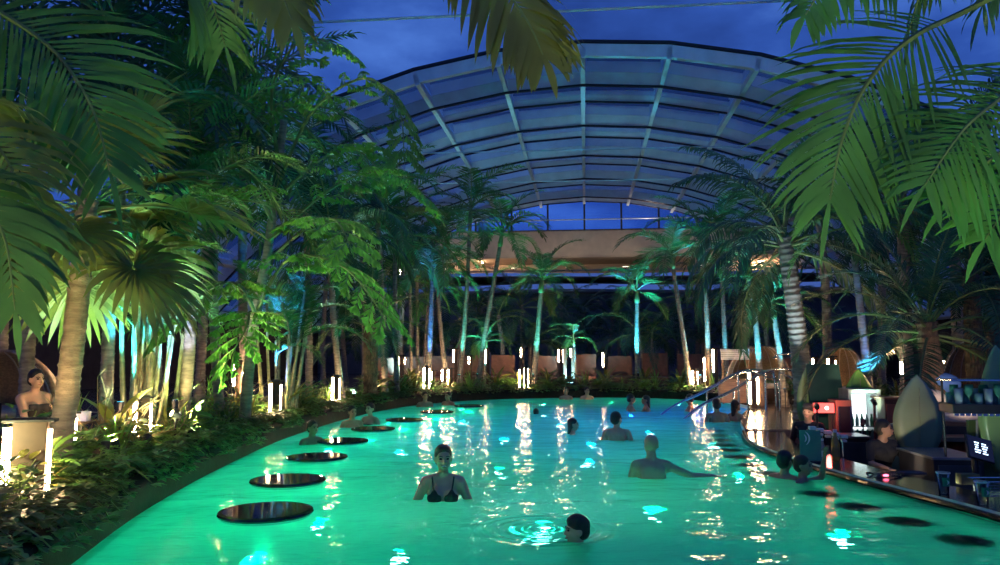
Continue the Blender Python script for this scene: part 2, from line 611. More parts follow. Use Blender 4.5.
# --- underwater lamps (floor and wall lamps): lens, ring and the light they give
GREEN = (0.0, 1.0, 0.40)
TEAL = (0.0, 0.30, 0.70)
BLUE = (0.01, 0.10, 1.0)
SEA = (0.01, 0.85, 0.50)
M_LENSG = mat_emit('pool_lens_green', (0.75, 1.0, 0.92), 34.0)
M_LENST = mat_emit('pool_lens_teal', (0.75, 0.97, 1.0), 34.0)
M_LENSB = mat_emit('pool_lens_blue', (0.10, 0.25, 1.0), 12.0)
def pool_light(x, y, col, power, where, LR=0.042):
    lens = {GREEN: M_LENSG, SEA: M_LENSG, TEAL: M_LENST, BLUE: M_LENSB}[col]
    nm = {GREEN: 'green', SEA: 'green', TEAL: 'teal', BLUE: 'blue'}[col]
    t = thing('pool_light', 'round %s underwater light glowing on the pool floor %s' % (nm, where), 'pool light', (x, y, PD), 0, 'lights on the pool floor')
    MB().lathe([(0.12, 0), (0.12, 0.02), (0.10, 0.034), (0.087, 0.034), (0.087, 0.02)], 16).build('rim', M_METAL, t)
    MB().lathe([(LR, 0.02), (LR * .8, 0.032), (LR * .3, 0.038)], 16).build('lens', lens, t)
    lamp('POINT', 'pool_light_beam', (0, 0, 0.30), col, power, t, 0.04)
PW = 0.19
spots = []
# hot spots seen in the photo (surface pixel) -> lamp a little further along the refracted ray
for px, py, c in ((398, 556, GREEN), (652, 512, GREEN), (320, 523, GREEN), (543, 530, SEA), (655, 476, GREEN), (500, 470, GREEN), (588, 462, TEAL),
                  (400, 452, TEAL), (505, 440, TEAL), (590, 444, TEAL), (430, 430, TEAL), (560, 425, TEAL), (650, 432, TEAL)):
    p = onz(px, py, 0)
    d = Vector((p.x, p.y, 0)).normalized()
    q = p + d * 1.1
    spots.append((q.x, q.y, c))
for q in spots:
    where = 'amid the open water'
    pool_light(q[0], q[1], q[2], (58 if q[2] == TEAL else 19) * PW, where if q[2] != SEA else 'below the bubbling jet', .042 if q[2] != SEA else .085)
for x, y, c, w in ((-1.7, 3.4, GREEN, 'near the left kerb'), (2.9, 3.6, GREEN, 'below the bar front'), (0.5, 2.6, GREEN, 'near the near end'),
                   (-2.4, 8.6, GREEN, 'below the round tables'), (-2.6, 11.6, GREEN, 'below the round tables'), (-2.3, 15.6, GREEN, 'below the round tables'),
                   (-1.0, 19.4, GREEN, 'below the far kerb'), (1.2, 21.3, GREEN, 'below the far kerb'), (3.2, 22.0, GREEN, 'below the far kerb'), (5.0, 21.2, GREEN, 'below the far kerb'),
                   (2.9, 6.6, GREEN, 'below the bar front'), (2.9, 9.3, GREEN, 'below the bar front'), (3.4, 12.2, SEA, 'below the bar front'),
                   (4.3, 16.6, BLUE, 'beside the steps'), (3.0, 17.4, BLUE, 'beside the steps'), (5.2, 18.4, BLUE, 'beside the steps'),
                   (1.0, 17.6, TEAL, 'amid the far water'), (-0.8, 16.0, TEAL, 'amid the far water'), (2.2, 14.4, TEAL, 'amid the far water')):
    pool_light(x, y, c, (58 if c == TEAL else 60 if c == BLUE else 21) * PW, w)

# --- glass barrel roof over the far half of the hall (retracted over the pool)
YAW = math.radians(6.5)
AX = Vector((math.sin(YAW), math.cos(YAW), 0))
LX = Vector((math.cos(YAW), -math.sin(YAW), 0))
def vp(u, v, z):
    return LX * u + AX * v + Vector((0, 0, z))
RR = 23.3
CROWN = CAMZ + 10.35
A_STEP = math.radians(7.1)
V0, VSTEP, NV = 24.3, 2.45, 10
def arc(a, v, dr=0.0):
    r = RR + dr
    return vp(r * math.sin(a), v, CROWN - RR + r * math.cos(a))
M_RIB = mat('roof_rib_paint', (0.62, 0.74, 0.76), 0.45, var=0.1, scale=2)
M_RIBD = mat('roof_seal_black', (0.012, 0.014, 0.02), 0.6, var=0.2)
M_PANE = mat_glass('roof_glass', (0.82, 0.88, 0.97), 0.7)
ceil = link('ceiling', None)
tag(ceil, kind='structure')
NA = 7
angs = [A_STEP * i for i in range(-NA, NA + 1)]
def curved_bar(v, deep, wide, mats, name, lift=0.0):
    mb = MB()
    pts = []
    for a in angs:
        for (dr, dv) in ((lift, 0), (lift, wide), (lift - deep, wide), (lift - deep, 0)):
            pts.append(arc(a, v + dv, dr))
    fs = []
    for i in range(len(angs) - 1):
        for j in range(4):
            j2 = (j + 1) % 4
            fs.append((i * 4 + j, i * 4 + j2, (i + 1) * 4 + j2, (i + 1) * 4 + j))
    fs += [(0, 1, 2, 3), tuple((len(angs) - 1) * 4 + j for j in (3, 2, 1, 0))]
    mb.add(pts, fs)
    return mb.build(name, mats, ceil)
for i in range(NV + 1):
    v = V0 + i * VSTEP
    if i == 0:
        curved_bar(v - 0.05, 0.09, 0.2, M_RIBD, 'seal_strip', 0.12)
        curved_bar(v, 0.42, 0.20, M_RIB, 'rib')
    elif i % 2 == 1:
        curved_bar(v, 0.46, 0.22, M_RIB, 'rib', -0.02)
        curved_bar(v - 0.04, 0.07, 0.1, M_RIBD, 'seal_strip', -0.50)
    else:
        curved_bar(v, 0.26, 0.14, M_RIB, 'rib')
        curved_bar(v - 0.03, 0.06, 0.08, M_RIBD, 'seal_strip', -0.28)
for a in angs:
    mb = MB()
    w = 0.08
    ca = w / RR
    P = []
    for v in (V0, V0 + NV * VSTEP):
        for (da, dr) in ((-ca, -0.1), (ca, -0.1), (ca, -0.5), (-ca, -0.5)):
            P.append(arc(a + da, v, dr))
    mb.add(P, [(0, 1, 5, 4), (1, 2, 6, 5), (2, 3, 7, 6), (3, 0, 4, 7), (0, 3, 2, 1), (4, 5, 6, 7)])
    mb.build('purlin', M_RIB, ceil)
rnd = random.Random(5)
for i in range(NV):
    for j in range(2 * NA):
        v0, v1 = V0 + i * VSTEP + 0.2, V0 + (i + 1) * VSTEP
        a0, a1 = angs[j] + 0.003, angs[j + 1] - 0.003
        tl = rnd.uniform(-0.015, 0.015)
        P = [arc(a0, v0, -0.05 + tl), arc(a1, v0, -0.05 - tl), arc(a1, v1, -0.05 - tl), arc(a0, v1, -0.05 + tl)]
        MB().add(P, [(0, 1, 2, 3)]).build('pane', M_PANE, ceil)

# --- far end: glazed gable, pale bulkhead, gallery whose edges glow to imitate blue light, lower wall
VE = V0 + NV * VSTEP
M_BULK = mat('pale_plaster', (0.55, 0.46, 0.36), 0.85, var=0.1, scale=2)
M_LOWB = mat('blue_grey_plaster', (0.20, 0.22, 0.27), 0.8, var=0.15, scale=2)
M_GAL = mat('gallery_plaster', (0.42, 0.36, 0.33), 0.7, var=0.1, scale=2)
def vbox(mb, u0, u1, v0, v1, z0, z1, mi=0):
    P = [vp(u, v, z) for u in (u0, u1) for v in (v0, v1) for z in (z0, z1)]
    return mb.add(P, [(0, 1, 3, 2), (4, 6, 7, 5), (0, 4, 5, 1), (2, 3, 7, 6), (0, 2, 6, 4), (1, 5, 7, 3)], mi)
wb = link('wall_back', None)
tag(wb, kind='structure')
vbox(MB(), -19, 19, VE, VE + 0.4, 7.7, 9.45).build('bulkhead', M_BULK, wb)
vbox(MB(), -19, 19, VE - 0.2, VE + 0.2, 0, 5.3).build('lower_wall', M_LOWB, wb)
vbox(MB(), -19, 19, VE + 4.0, VE + 4.3, 5.3, 7.75).build('gallery_rear_wall', M_BULK, wb)
vbox(MB(), -19, 19, VE, VE + 4.2, 7.65, 7.75).build('gallery_soffit', M_BULK, wb)
def wavy_slab(z0, z1, amp, ph, vbase, name, m):
    us = [-19 + 38 * i / 48 for i in range(49)]
    P = []
    for u in us:
        vf = vbase - amp * (0.5 + 0.5 * math.cos(u * 0.33 + ph))
        P += [vp(u, vf, z0), vp(u, vf, z1), vp(u, VE + 4.1, z1), vp(u, VE + 4.1, z0)]
    fs = []
    for i in range(48):
        for j in range(4):
            j2 = (j + 1) % 4
            fs.append((i * 4 + j, (i + 1) * 4 + j, (i + 1) * 4 + j2, i * 4 + j2))
    return MB().add(P, fs).build(name, m, wb)
def wavy_strip(z0, z1, amp, ph, vbase, name, m):
    us = [-19 + 38 * i / 48 for i in range(49)]
    P = []
    for u in us:
        vf = vbase - amp * (0.5 + 0.5 * math.cos(u * 0.33 + ph)) - 0.015
        P += [vp(u, vf, z0), vp(u, vf, z1)]
    return MB().add(P, [(2 * i, 2 * i + 2, 2 * i + 3, 2 * i + 1) for i in range(48)]).build(name, m, wb)
wavy_slab(5.25, 5.75, 1.6, 0.6, VE - 0.3, 'gallery_edge', M_GAL)
wavy_slab(6.35, 6.62, 1.0, 2.0, VE + 0.4, 'gallery_rail', M_GAL)
vbox(MB(), -19, 19, VE - 2.0, VE - 1.8, 6.52, 6.62).build('light_shelf', M_GAL, wb)
M_EDGEGLOW = mat_emit('blue_edge_glow', (0.12, 0.25, 0.9), 0.20)  # emission stands in for blue light falling on the gallery edges
wavy_strip(5.42, 5.74, 1.6, 0.6, VE - 0.3, 'edge_glow_strip', M_EDGEGLOW)
wavy_strip(6.40, 6.61, 1.0, 2.0, VE + 0.4, 'edge_glow_strip', M_EDGEGLOW)
# gable glazing
M_MULL = mat('gable_mullion', (0.05, 0.055, 0.07), 0.5, var=0.15)
gpane = mat_glass('gable_glass', (0.6, 0.75, 1.0), 0.6)
def vault_z(u):
    return CROWN - RR + math.sqrt(max(0, RR * RR - u * u)) - 0.3
us = [-12 + 2.4 * i - 0.0 for i in range(11)]
for i, u in enumerate(us):
    if vault_z(u) > 9.6:
        vbox(MB(), u - 0.06, u + 0.06, VE + 0.05, VE + 0.2, 9.4, vault_z(u)).build('mullion', M_MULL, wb)
    if i < 10 and min(vault_z(u), vault_z(us[i + 1])) > 9.6:
        u1 = us[i + 1]
        MB().add([vp(u, VE + 0.12, 9.45), vp(u1, VE + 0.12, 9.45), vp(u1, VE + 0.12, vault_z(u1)), vp(u, VE + 0.12, vault_z(u))], [(0, 1, 2, 3)]).build('pane', gpane, wb)
vbox(MB(), -9, 9, VE, VE + 0.12, 10.12, 10.17).build('transom', M_RIB, wb)
vbox(MB(), -11, 11, VE, VE + 0.14, 9.38, 9.48).build('transom', M_MULL, wb)
# low side walls that carry the roof
M_SIDE = mat('side_wall_render', (0.05, 0.04, 0.04), 0.8, var=0.3, scale=2)
su = RR * math.sin(A_STEP * NA)
sz = CROWN - RR + RR * math.cos(A_STEP * NA) + 0.1
tag(vbox(MB(), -su - 0.3, -su, -6, VE + 4, 0, sz).build('wall_left', M_SIDE), kind='structure')
tag(vbox(MB(), su, su + 0.3, -6, VE + 4, 0, sz).build('wall_right', M_SIDE), kind='structure')

# gallery lamps and the light they give on the bulkhead
def gallery_lamp(px, py, Y, label):
    p = at(px, py, Y)
    t = thing('gallery_lamp', label, 'lamp', p, 0, None)
    MB().tube([(0, 0, 0.15), (0, 0, -0.15)], 0.06, 8).build('shade', M_TUBE, t)
    MB().tube([(0, 0, 0.15), (0, 0, 7.64 - p.z)], 0.012, 6).build('cord', M_BLACKM, t)
    lamp('POINT', 'gallery_lamp_glow', (0, -0.3, 0), (1.0, 0.62, 0.38), 320, t, 0.15)
gallery_lamp(482, 261, VE + 2.2, 'warm hanging lamp in the gallery behind the leaning palm')
gallery_lamp(486, 260, VE + 2.6, 'warm hanging lamp beside its twin, deeper in the gallery')
gallery_lamp(645, 246, VE + 2.0, 'orange hanging lamp in the gallery above the cyan lit palm')
gallery_lamp(400, 272, VE + 2.0, 'warm hanging lamp at the curved end of the gallery')
gallery_lamp(760, 262, VE + 2.0, 'warm hanging lamp in the gallery over the bar side palms')

# invented wall washers, added to brighten the pale bulkhead above the gallery
for i, (u, lab) in enumerate(((-9, 'at the curved end of the gallery'), (-4.5, 'behind the leaning palm'), (-1, 'behind the single ringed palm'), (2.5, 'left of the orange hanging lamp'), (7, 'behind the bar side palms'))):
    p = vp(u, VE - 1.9, 6.72)
    t = thing('added_wall_washer', 'added wall washer lamp on the gallery rail ' + lab, 'lamp', p)
    MB().bbox((0, 0, .0), (.2, .05, .04), .01).build('housing', M_BLACKM, t)
    MB().box((0, 0, .044), (.18, .035, .004)).build('lens', mat_emit('added_washer_lens', (1.0, .85, .6), 8.0), t)
    MB().box((0, 0, -.07), (.03, .03, .04)).build('bracket', M_BLACKM, t)
    lamp('SPOT', 'added_washer_beam', (0, 0, .08), (1.0, .80, .55), 42, t, .1, math.radians(120), vp(0, 1.0, 1.0) , .8)

# tension cables across the hall
M_CABLE = mat('roof_cable', (0.45, 0.62, 0.66), 0.35, var=0.1)
def cable(p0, p1, r, label):
    o = MB().tube([p0, p1], r, 6).build('tension_cable', M_CABLE)
    tag(o, label, 'cable', 'roof tension cables')
def ext(pxa, pya, pxb, pyb, Y, r, label, k=0.9):
    a, b = at(pxa, pya, Y), at(pxb, pyb, Y)
    d = (b - a)
    cable(a - d * k, b + d * k, r, label)
ext(320, 22, 800, 0, 15, 0.028, 'pale steel cable crossing the open sky in front of the glass roof')
ext(430, 153, 700, 147, 26, 0.025, 'thin steel cable crossing below the middle of the glass roof', .55)
ext(400, 184, 680, 179, 32, 0.022, 'thin steel cable crossing below the far part of the glass roof', .15)

# made-up cyan floodlights, put in to brighten the roof ribs from below
for x, y, lab in ((-3.4, 26.6, 'behind the leaning palm'), (9.0, 27.4, 'behind the straight pale palm'), (2.6, 28.2, 'behind the single ringed palm')):
    t = thing('added_roof_flood', 'added low floodlight shining cyan up at the glass roof ' + lab, 'floodlight', (x, y, GZ))
    MB().bbox((0, 0, .10), (.16, .05, .09), .012).build('housing', M_BLACKM, t)
    MB().box((0, .0, .195), (.14, .04, .004)).build('lens', mat_emit('added_flood_lens', (.3, .85, 1.0), 5.0), t)
    MB().box((0, 0, .005), (.08, .08, .012)).build('foot', M_BLACKM, t)
    lamp('SPOT', 'added_roof_flood_beam', (0, 0, .24), (.30, .82, 1.0), 460, t, .1, math.radians(110), vp(.0, .75, 1.0), .7)

# ================================================================== VEGETATION
G = Vector((0, 0, -1))
def leaflet(mb, p, d, L, w, wd, droop, mi=0, segs=3):
    """a tapering strap leaf that bends down along its length"""
    vs, fs = [], []
    q = Vector(p)
    dd = Vector(d).normalized()
    prof = {3: ((0, .45), (.4, 1.0), (.75, .65), (1.0, 0)), 2: ((0, .5), (.5, 1.0), (1.0, 0)), 4: ((0, .4), (.28, .95), (.55, 1.0), (.8, .6), (1, 0))}[segs]
    last = 0
    for i, (t, k) in enumerate(prof):
        st = (t - last) * L
        last = t
        q = q + dd * st
        if i:
            dd = (dd + G * droop * (0.5 + t)).normalized()
        ww = (wd - dd * wd.dot(dd))
        ww = ww.normalized() if ww.length > 1e-6 else wd
        if k > 0:
            vs += [q - ww * w * k * 0.5, q + ww * w * k * 0.5]
        else:
            vs.append(q)
    k = len(prof)
    for i in range(k - 2):
        fs.append((2 * i, 2 * i + 1, 2 * i + 3, 2 * i + 2))
    fs.append((2 * (k - 2), 2 * (k - 2) + 1, 2 * (k - 1)))
    mb.add(vs, fs, mi)

def frond_geo(path, pairs, leaf, width, droop=0.25, lift=0.15, sweep_=0.55, bare=0.16, rr=0.02, seed=0, up=Vector((0, 0, 1)), segs=3, taper=0.45, onesided=0):
    """feather leaf along a 3-D path"""
    rnd = random.Random(seed)
    mb = MB()
    k = len(path)
    mb.tube(path, [rr * (1 - 0.85 * i / (k - 1)) for i in range(k)], 5, 1)
    for i in range(pairs):
        t = bare + (1 - bare) * (i + 0.5) / pairs
        f = t * (k - 1)
        a = min(int(f), k - 2)
        p = path[a].lerp(path[a + 1], f - a)
        T = (path[a + 1] - path[a]).normalized()
        S = T.cross(up)
        S = S.normalized() if S.length > 0.05 else Vector((0, 1, 0))
        U = S.cross(T).normalized()
        prof = math.sin(math.pi * (0.16 + 0.84 * (t - bare) / (1 - bare)) ** 0.8) ** 0.6 if t < 0.985 else 0.4
        prof = max(prof, taper)
        for sd in (-1, 1):
            if onesided and sd != onesided:
                continue
            sw = sweep_ + 0.5 * t + rnd.uniform(-.12, .12)
            d = S * sd + T * sw + U * (lift + rnd.uniform(-.12, .12))
            leaflet(mb, p, d, leaf * prof * rnd.uniform(.85, 1.1), width * rnd.uniform(.8, 1.15), T, droop * rnd.uniform(.6, 1.5), 0, segs)
    T = (path[-1] - path[-2]).normalized()
    leaflet(mb, path[-1], T, leaf * 0.5, width, T.cross(up) if T.cross(up).length > .05 else Vector((1, 0, 0)), droop, 0, segs)
    return mb
def arc_path(L, elev, bend, n=12, power=1.2):
    pts = [Vector((0, 0, 0))]
    for i in range(n):
        t = (i + 0.5) / n
        e = elev - bend * t ** power
        pts.append(pts[-1] + Vector((math.cos(e), 0, math.sin(e))) * (L / n))
    return pts
R = math.radians
def frond_set(kind):
    """(elevation-ordered) shared frond meshes of unit-ish size, from upright to hanging"""
    out = []
    if kind == 'manila':      # stiff arching fronds with dense leaflets
        specs = [(78, 70), (62, 88), (48, 95), (34, 100), (18, 95), (0, 80)]
        for i, (e, b) in enumerate(specs):
            for s in range(2):
                out.append(frond_geo(arc_path(2.0, R(e), R(b + 8 * s), 10), 26, 0.52, 0.05, droop=0.28, lift=0.3, rr=0.028, seed=i * 7 + s).mesh('manila_frond', [M_LEAF, M_RACH]))
    elif kind == 'dark':
        specs = [(75, 75), (55, 95), (38, 100), (20, 95), (0, 75)]
        for i, (e, b) in enumerate(specs):
            for s in range(2):
                out.append(frond_geo(arc_path(2.6, R(e), R(b + 10 * s), 9), 24, 0.62, 0.055, droop=0.4, lift=0.1, rr=0.025, seed=40 + i * 7 + s, segs=2).mesh('dark_frond', [M_LEAFD, M_RACH]))
    elif kind == 'coconut':
        specs = [(80, 55), (62, 85), (45, 100), (28, 105), (10, 95), (-10, 75)]
        for i, (e, b) in enumerate(specs):
            for s in range(2):
                out.append(frond_geo(arc_path(3.0, R(e), R(b + 10 * s), 14), 44, 0.72, 0.042, droop=0.42, lift=0.05, rr=0.035, seed=90 + i * 7 + s, segs=4).mesh('coconut_frond', [M_LEAFD, M_RACH]))
    elif kind == 'areca':
        specs = [(82, 60), (66, 85), (50, 95), (36, 95), (22, 85)]
        for i, (e, b) in enumerate(specs):
            for s in range(2):
                out.append(frond_geo(arc_path(2.0, R(e), R(b + 12 * s), 12), 32, 0.55, 0.036, droop=0.3, lift=0.35, rr=0.02, seed=150 + i * 7 + s).mesh('areca_frond', [M_LEAF, M_RACH]))
    elif kind == 'date':
        specs = [(80, 40), (64, 65), (48, 80), (32, 90), (14, 90), (-8, 70)]
        for i, (e, b) in enumerate(specs):
            for s in range(2):
                out.append(frond_geo(arc_path(2.4, R(e), R(b + 10 * s), 12), 46, 0.42, 0.026, droop=0.16, lift=0.2, rr=0.025, seed=220 + i * 7 + s).mesh('date_frond', [M_LEAFD, M_RACH]))
    elif kind == 'fan':
        specs = [(70, 40), (45, 60), (22, 75), (0, 80), (-20, 70)]
        for i, (e, b) in enumerate(specs):
            for s in range(2):
                out.append(fan_geo(0.75, R(e), R(b), 0.72, 300 + i * 5 + s).mesh('fan_leaf', [M_LEAFY, M_RACH]))
    return out
def fan_geo(petiole, elev, bend, radius, seed, nseg=38):
    rnd = random.Random(seed)
    mb = MB()
    path = arc_path(petiole, elev, bend * 0.5, 6)
    mb.tube(path, [0.016 - 0.001 * i for i in range(7)], 5, 1)
    T = (path[-1] - path[-2]).normalized()
    S = Vector((0, 1, 0))
    U = S.cross(T).normalized() * -1
    if U.z < 0:
        U = -U
    for i in range(nseg):
        a = R(-150 + 300 * i / (nseg - 1))
        r = radius * (0.72 + 0.28 * math.cos(a * 0.6)) * rnd.uniform(.92, 1.08)
        d = (T * math.cos(a) + S * math.sin(a) + U * (0.10 + 0.12 * abs(math.sin(a)))).normalized()
        wd = (S * math.cos(a) - T * math.sin(a) + U * (0.35 if i % 2 else -0.35)).normalized()
        leaflet(mb, path[-1] + d * 0.02, d, r, 0.062, wd, 0.16 + 0.14 * rnd.random(), 0, 4)
    return mb
def fish_geo(path, pairs, slen, leaf, seed, up=Vector((0, 0, 1)), bare=0.2):
    """bipinnate fishtail frond: side stalks set with jagged wedge leaflets"""
    rnd = random.Random(seed)
    mb = MB()
    k = len(path)
    mb.tube(path, [0.03 * (1 - .8 * i / (k - 1)) for i in range(k)], 5, 1)
    def wedge(p, d, L, wd):
        d = d.normalized()
        wd = (wd - d * wd.dot(d))
        wd = wd.normalized() if wd.length > 1e-5 else Vector((1, 0, 0))
        w = L * rnd.uniform(.4, .6)
        nrm = d.cross(wd)
        c = p + d * L * .55 + nrm * L * .08
        vs = [p, p + d * L * .45 - wd * w * .42, p + d * L * .78 - wd * w * .62, p + d * L * .72 - wd * w * .2, p + d * L * rnd.uniform(.8, 1.05) + wd * w * .12,
              p + d * L * .7 + wd * w * .35, p + d * L * rnd.uniform(.85, 1.15) + wd * w * .6, p + d * L * .4 + wd * w * .42, c]
        mb.add(vs, [(0, 8, 1), (1, 8, 3, 2), (3, 8, 4), (4, 8, 5), (5, 8, 7, 6), (7, 8, 0)], 0)
    for i in range(pairs):
        t = bare + (1 - bare) * (i + .5) / pairs
        f = t * (k - 1)
        a = min(int(f), k - 2)
        p = path[a].lerp(path[a + 1], f - a)
        T = (path[a + 1] - path[a]).normalized()
        S = T.cross(up)
        S = S.normalized() if S.length > .05 else Vector((0, 1, 0))
        U = S.cross(T)
        sl = slen * (0.55 + 0.45 * math.sin(math.pi * (0.15 + 0.75 * t)))
        for sd in (-1, 1):
            d = (S * sd + T * (.5 + .4 * t) + U * .12).normalized()
            q = [p]
            dd = d
            m = 6
            for j in range(m):
                q.append(q[-1] + dd * sl / m)
                dd = (dd + G * 0.09).normalized()
            mb.tube(q, [.008 - .0006 * j for j in range(m + 1)], 3, 1, caps=False)
            for j in range(1, m + 1):
                dj = (q[j] - q[j - 1]).normalized()
                s2 = dj.cross(U).normalized()
                for s in (-1, 1):
                    wedge(q[j], s2 * s * .8 + dj * .8 + G * rnd.uniform(.3, 1.5), leaf * rnd.uniform(.7, 1.1), dj)
            wedge(q[-1], dd + G * .3, leaf * 1.1, s2)
    wedge(path[-1], (path[-1] - path[-2]).normalized() + G * .4, leaf * 1.3, Vector((0, 1, 0)))
    return mb
SETS = {k: frond_set(k) for k in ('manila', 'dark', 'coconut', 'areca', 'date', 'fan')}

def trunk_geo(base, top, r0, r1, bend=0.0, ring=0.12, seed=0, mi=0, nside=12):
    rnd = random.Random(seed)
    L = (top - base).length
    nr = max(6, int(L / ring))
    pts, rad = [], []
    side = Vector((rnd.uniform(-1, 1), rnd.uniform(-1, 1), 0)) * bend
    for i in range(nr + 1):
        t = i / nr
        c = base.lerp(top, t) + side * math.sin(math.pi * t)
        r = r0 + (r1 - r0) * t + (r0 * 0.35 * max(0, 1 - t * 8))
        for dz, k in ((0.0, 1.0), (0.62, 0.97), (0.8, 1.08)):
            tt = min(1, t + dz / nr)
            if i == nr and dz:
                break
            pts.append(base.lerp(top, tt) + side * math.sin(math.pi * tt))
            rad.append(r * k * rnd.uniform(.97, 1.03))
    mb = MB()
    mb.tube(pts, rad, nside, mi)
    return mb
GA = 2.399963
CYAN = (0.05, 0.60, 1.0)
AZUR = (0.04, 0.25, 1.0)
AQUA = (0.08, 0.95, 0.85)
def palm(name, label, base, top, kind, nf, flen, r0=0.09, r1=0.06, shaft=0.55, bend=0.08, seed=0, low=1.0, high=0.0, tm=None, group=None, spinup=0.0):
    """base, top: world points of the trunk's foot and of the crown's base"""
    rnd = random.Random(seed)
    t = thing(name, label, 'palm', base, 0, group)
    top = Vector(top) - Vector(base)
    z0 = Vector((0, 0, -0.05))
    trunk_geo(z0, top, r0, r1, bend, 0.11, seed).build('trunk', tm or M_TRUNK, t, smooth=True)
    ax = (top - z0).normalized()
    tip = top
    if shaft:
        tip = top + ax * shaft
        MB().tube([top - ax * 0.03, top + ax * .1, top + ax * shaft * .6, tip], [r1 * 1.15, r1 * 1.35, r1 * 1.0, r1 * .55], 10).build('crownshaft', M_SHAFT, t, smooth=True)
    S = SETS[kind]
    span = {'manila': 2.0, 'dark': 2.6, 'coconut': 3.0, 'areca': 2.0, 'date': 2.4, 'fan': 1.45}[kind]
    n = len(S)
    for i in range(nf):
        f = high + (low - high) * (i + rnd.random() * .6) / nf
        me = S[min(n - 1, int(f * n))]
        az = i * GA + rnd.uniform(-.3, .3) + spinup
        sc = flen / span * rnd.uniform(.85, 1.1)
        o = link('frond', me, t, tip - ax * (shaft * 0.35 * f if shaft else 0.25 * f), az, sc)
        o.rotation_euler = (rnd.uniform(-.12, .12), rnd.uniform(-.08, .08), az)
    return t
M_SPOT = mat('spotlight_housing', (0.03, 0.03, 0.032), 0.4, var=0.2)
UPK = 2.6
def uplight(px, Y, z, target, col, power, label, ang=40, toward=0.45, dx=0.0, lift=.28):
    """small ground spotlight in front of a plant, aimed up at it"""
    p = onx(px, outY(px, Y), z)
    q = p + Vector((-p.x, -p.y, 0)).normalized() * toward + Vector((dx, 0, 0))
    p = q if not in_pool(q.x, q.y, .2) else p + Vector((-.3 if px < 500 else .3, 0, 0))
    aim = (Vector(target) - p).normalized()
    t = thing('spotlight', label, 'spotlight', p, 0, 'garden spotlights')
    MB().tube([(0, 0, -0.02), (0, 0, lift - .02)], 0.012, 6).build('stake', M_SPOT, t)
    c = Vector((0, 0, lift))
    MB().tube([c - aim * .05, c + aim * .03, c + aim * .05], [.03, .04, .045], 10).build('housing', M_SPOT, t)
    k = mat_emit('spot_lens_%d_%d_%d' % tuple(int(v * 99) for v in col), col, 6.0)
    MB().tube([c + aim * .045, c + aim * .052], [.036, .036], 10).build('lens', k, t)
    lamp('SPOT', 'spotlight_beam', c + aim * .07, col, power * UPK, t, 0.03, R(ang), aim, 0.6)
    return t

# ---- slender palms on the far bed and on the bar side: (pixel column of foot, distance, pixel of crown base, fronds, frond length)
PALMS = [
    # foot px, Y, foot z, crown px, crown py, fronds, length, r0, light colour/power, name text
    (428, 21.5, BZ, 433, 262, 11, 2.0, .085, AZUR, 200, 'slender palm with a bright blue lit trunk behind the far round tables'),
    (412, 22.6, BZ, 410, 292, 9, 1.8, .06, None, 0, 'thin pale trunked palm, leftmost of three close trunks beside the blue lit trunk'),
    (418, 23.4, BZ, 417, 268, 9, 1.9, .06, None, 0, 'thin pale trunked palm, middle one of three close trunks'),
    (424, 24.2, BZ, 428, 305, 8, 1.6, .055, None, 0, 'short thin palm, rightmost of three close trunks'),
    (449, 22.6, BZ, 437, 285, 10, 1.9, .08, (1.0, .55, .3), 25, 'palm with a rust lit trunk leaning to the blue lit trunk'),
    (459, 23.6, BZ, 470, 222, 11, 2.1, .08, AQUA, 110, 'tall palm with a pale green trunk and cyan lit crown left of the leaning palm'),
    (477, 24.6, BZ, 500, 246, 11, 2.1, .09, AQUA, 70, 'palm leaning strongly, one long frond hanging beside its trunk'),
    (533, 24.0, BZ, 541, 292, 12, 1.75, .10, AQUA, 120, 'single palm with a ringed pale trunk standing before the twin lamp tubes'),
    (638, 25.0, BZ, 637, 302, 9, 1.8, .09, CYAN, 420, 'short palm lit vivid cyan from trunk to frond tips'),
    (690, 22.0, BZ, 673, 268, 10, 2.0, .085, CYAN, 170, 'palm with a violet grey leaning trunk beside the pool handrails'),
    (708, 23.2, BZ, 703, 254, 11, 2.1, .09, CYAN, 170, 'straight pale palm behind the tall lamp tube at the handrails'),
    (727, 26.0, BZ, 721, 236, 10, 2.1, .09, CYAN, 90, 'palm standing behind the white slatted panel'),
    (759, 19.0, GZ, 750, 280, 11, 1.9, .085, CYAN, 210, 'palm with blue grey trunk rising over the tan pod seat'),
    (784, 18.0, GZ, 774, 318, 9, 1.7, .08, CYAN, 180, 'low palm with cyan lit fronds spreading before the thick trunked palm'),
    (870, 13.4, GZ, 853, 246, 10, 1.7, .075, AZUR, 160, 'slim palm with an electric blue trunk behind the surfboards'),
]
SHORT = ['blue lit trunk', '', '', '', 'rust lit trunk', 'tall palm left of the leaning palm', 'leaning palm', 'single ringed palm', 'vivid cyan palm', 'violet grey palm',
         'straight pale palm', 'palm behind the slatted panel', 'palm over the pod seat', 'low cyan fronded palm', 'electric blue trunk']
for i, (bx, Y, z, tx, ty, nf, fl, r0, lc, lp, lab) in enumerate(PALMS):
    Y = outY(bx, Y)
    b = onx(bx, Y, z)
    tp = at(tx, ty, Y)
    palm('slender_palm', lab, b, tp, 'manila', nf, fl, r0, r0 * .72, .5, .05, 10 + i, low=.95 if i != 6 else 1.0, high=0.05)
    if lc:
        uplight(bx, Y, z, tp, lc, lp, 'small ground spotlight at the foot of the ' + SHORT[i], ang=42, toward=.42, lift=.4)

# thick trunked palm over the bar entrance, dark crown against the roof
pL = palm('coconut_palm', 'thick grey ringed coconut palm with a dark crown against the glass roof', onx(804, 14.5, GZ), at(784, 238, 14.5), 'coconut', 15, 3.0, .19, .14, 0, .05, 77)
uplight(800, 14.5, GZ, at(784, 230, 14.5), (0.55, .8, 1.0), 75, 'small ground spotlight at the foot of the thick grey coconut palm', 40, .8)
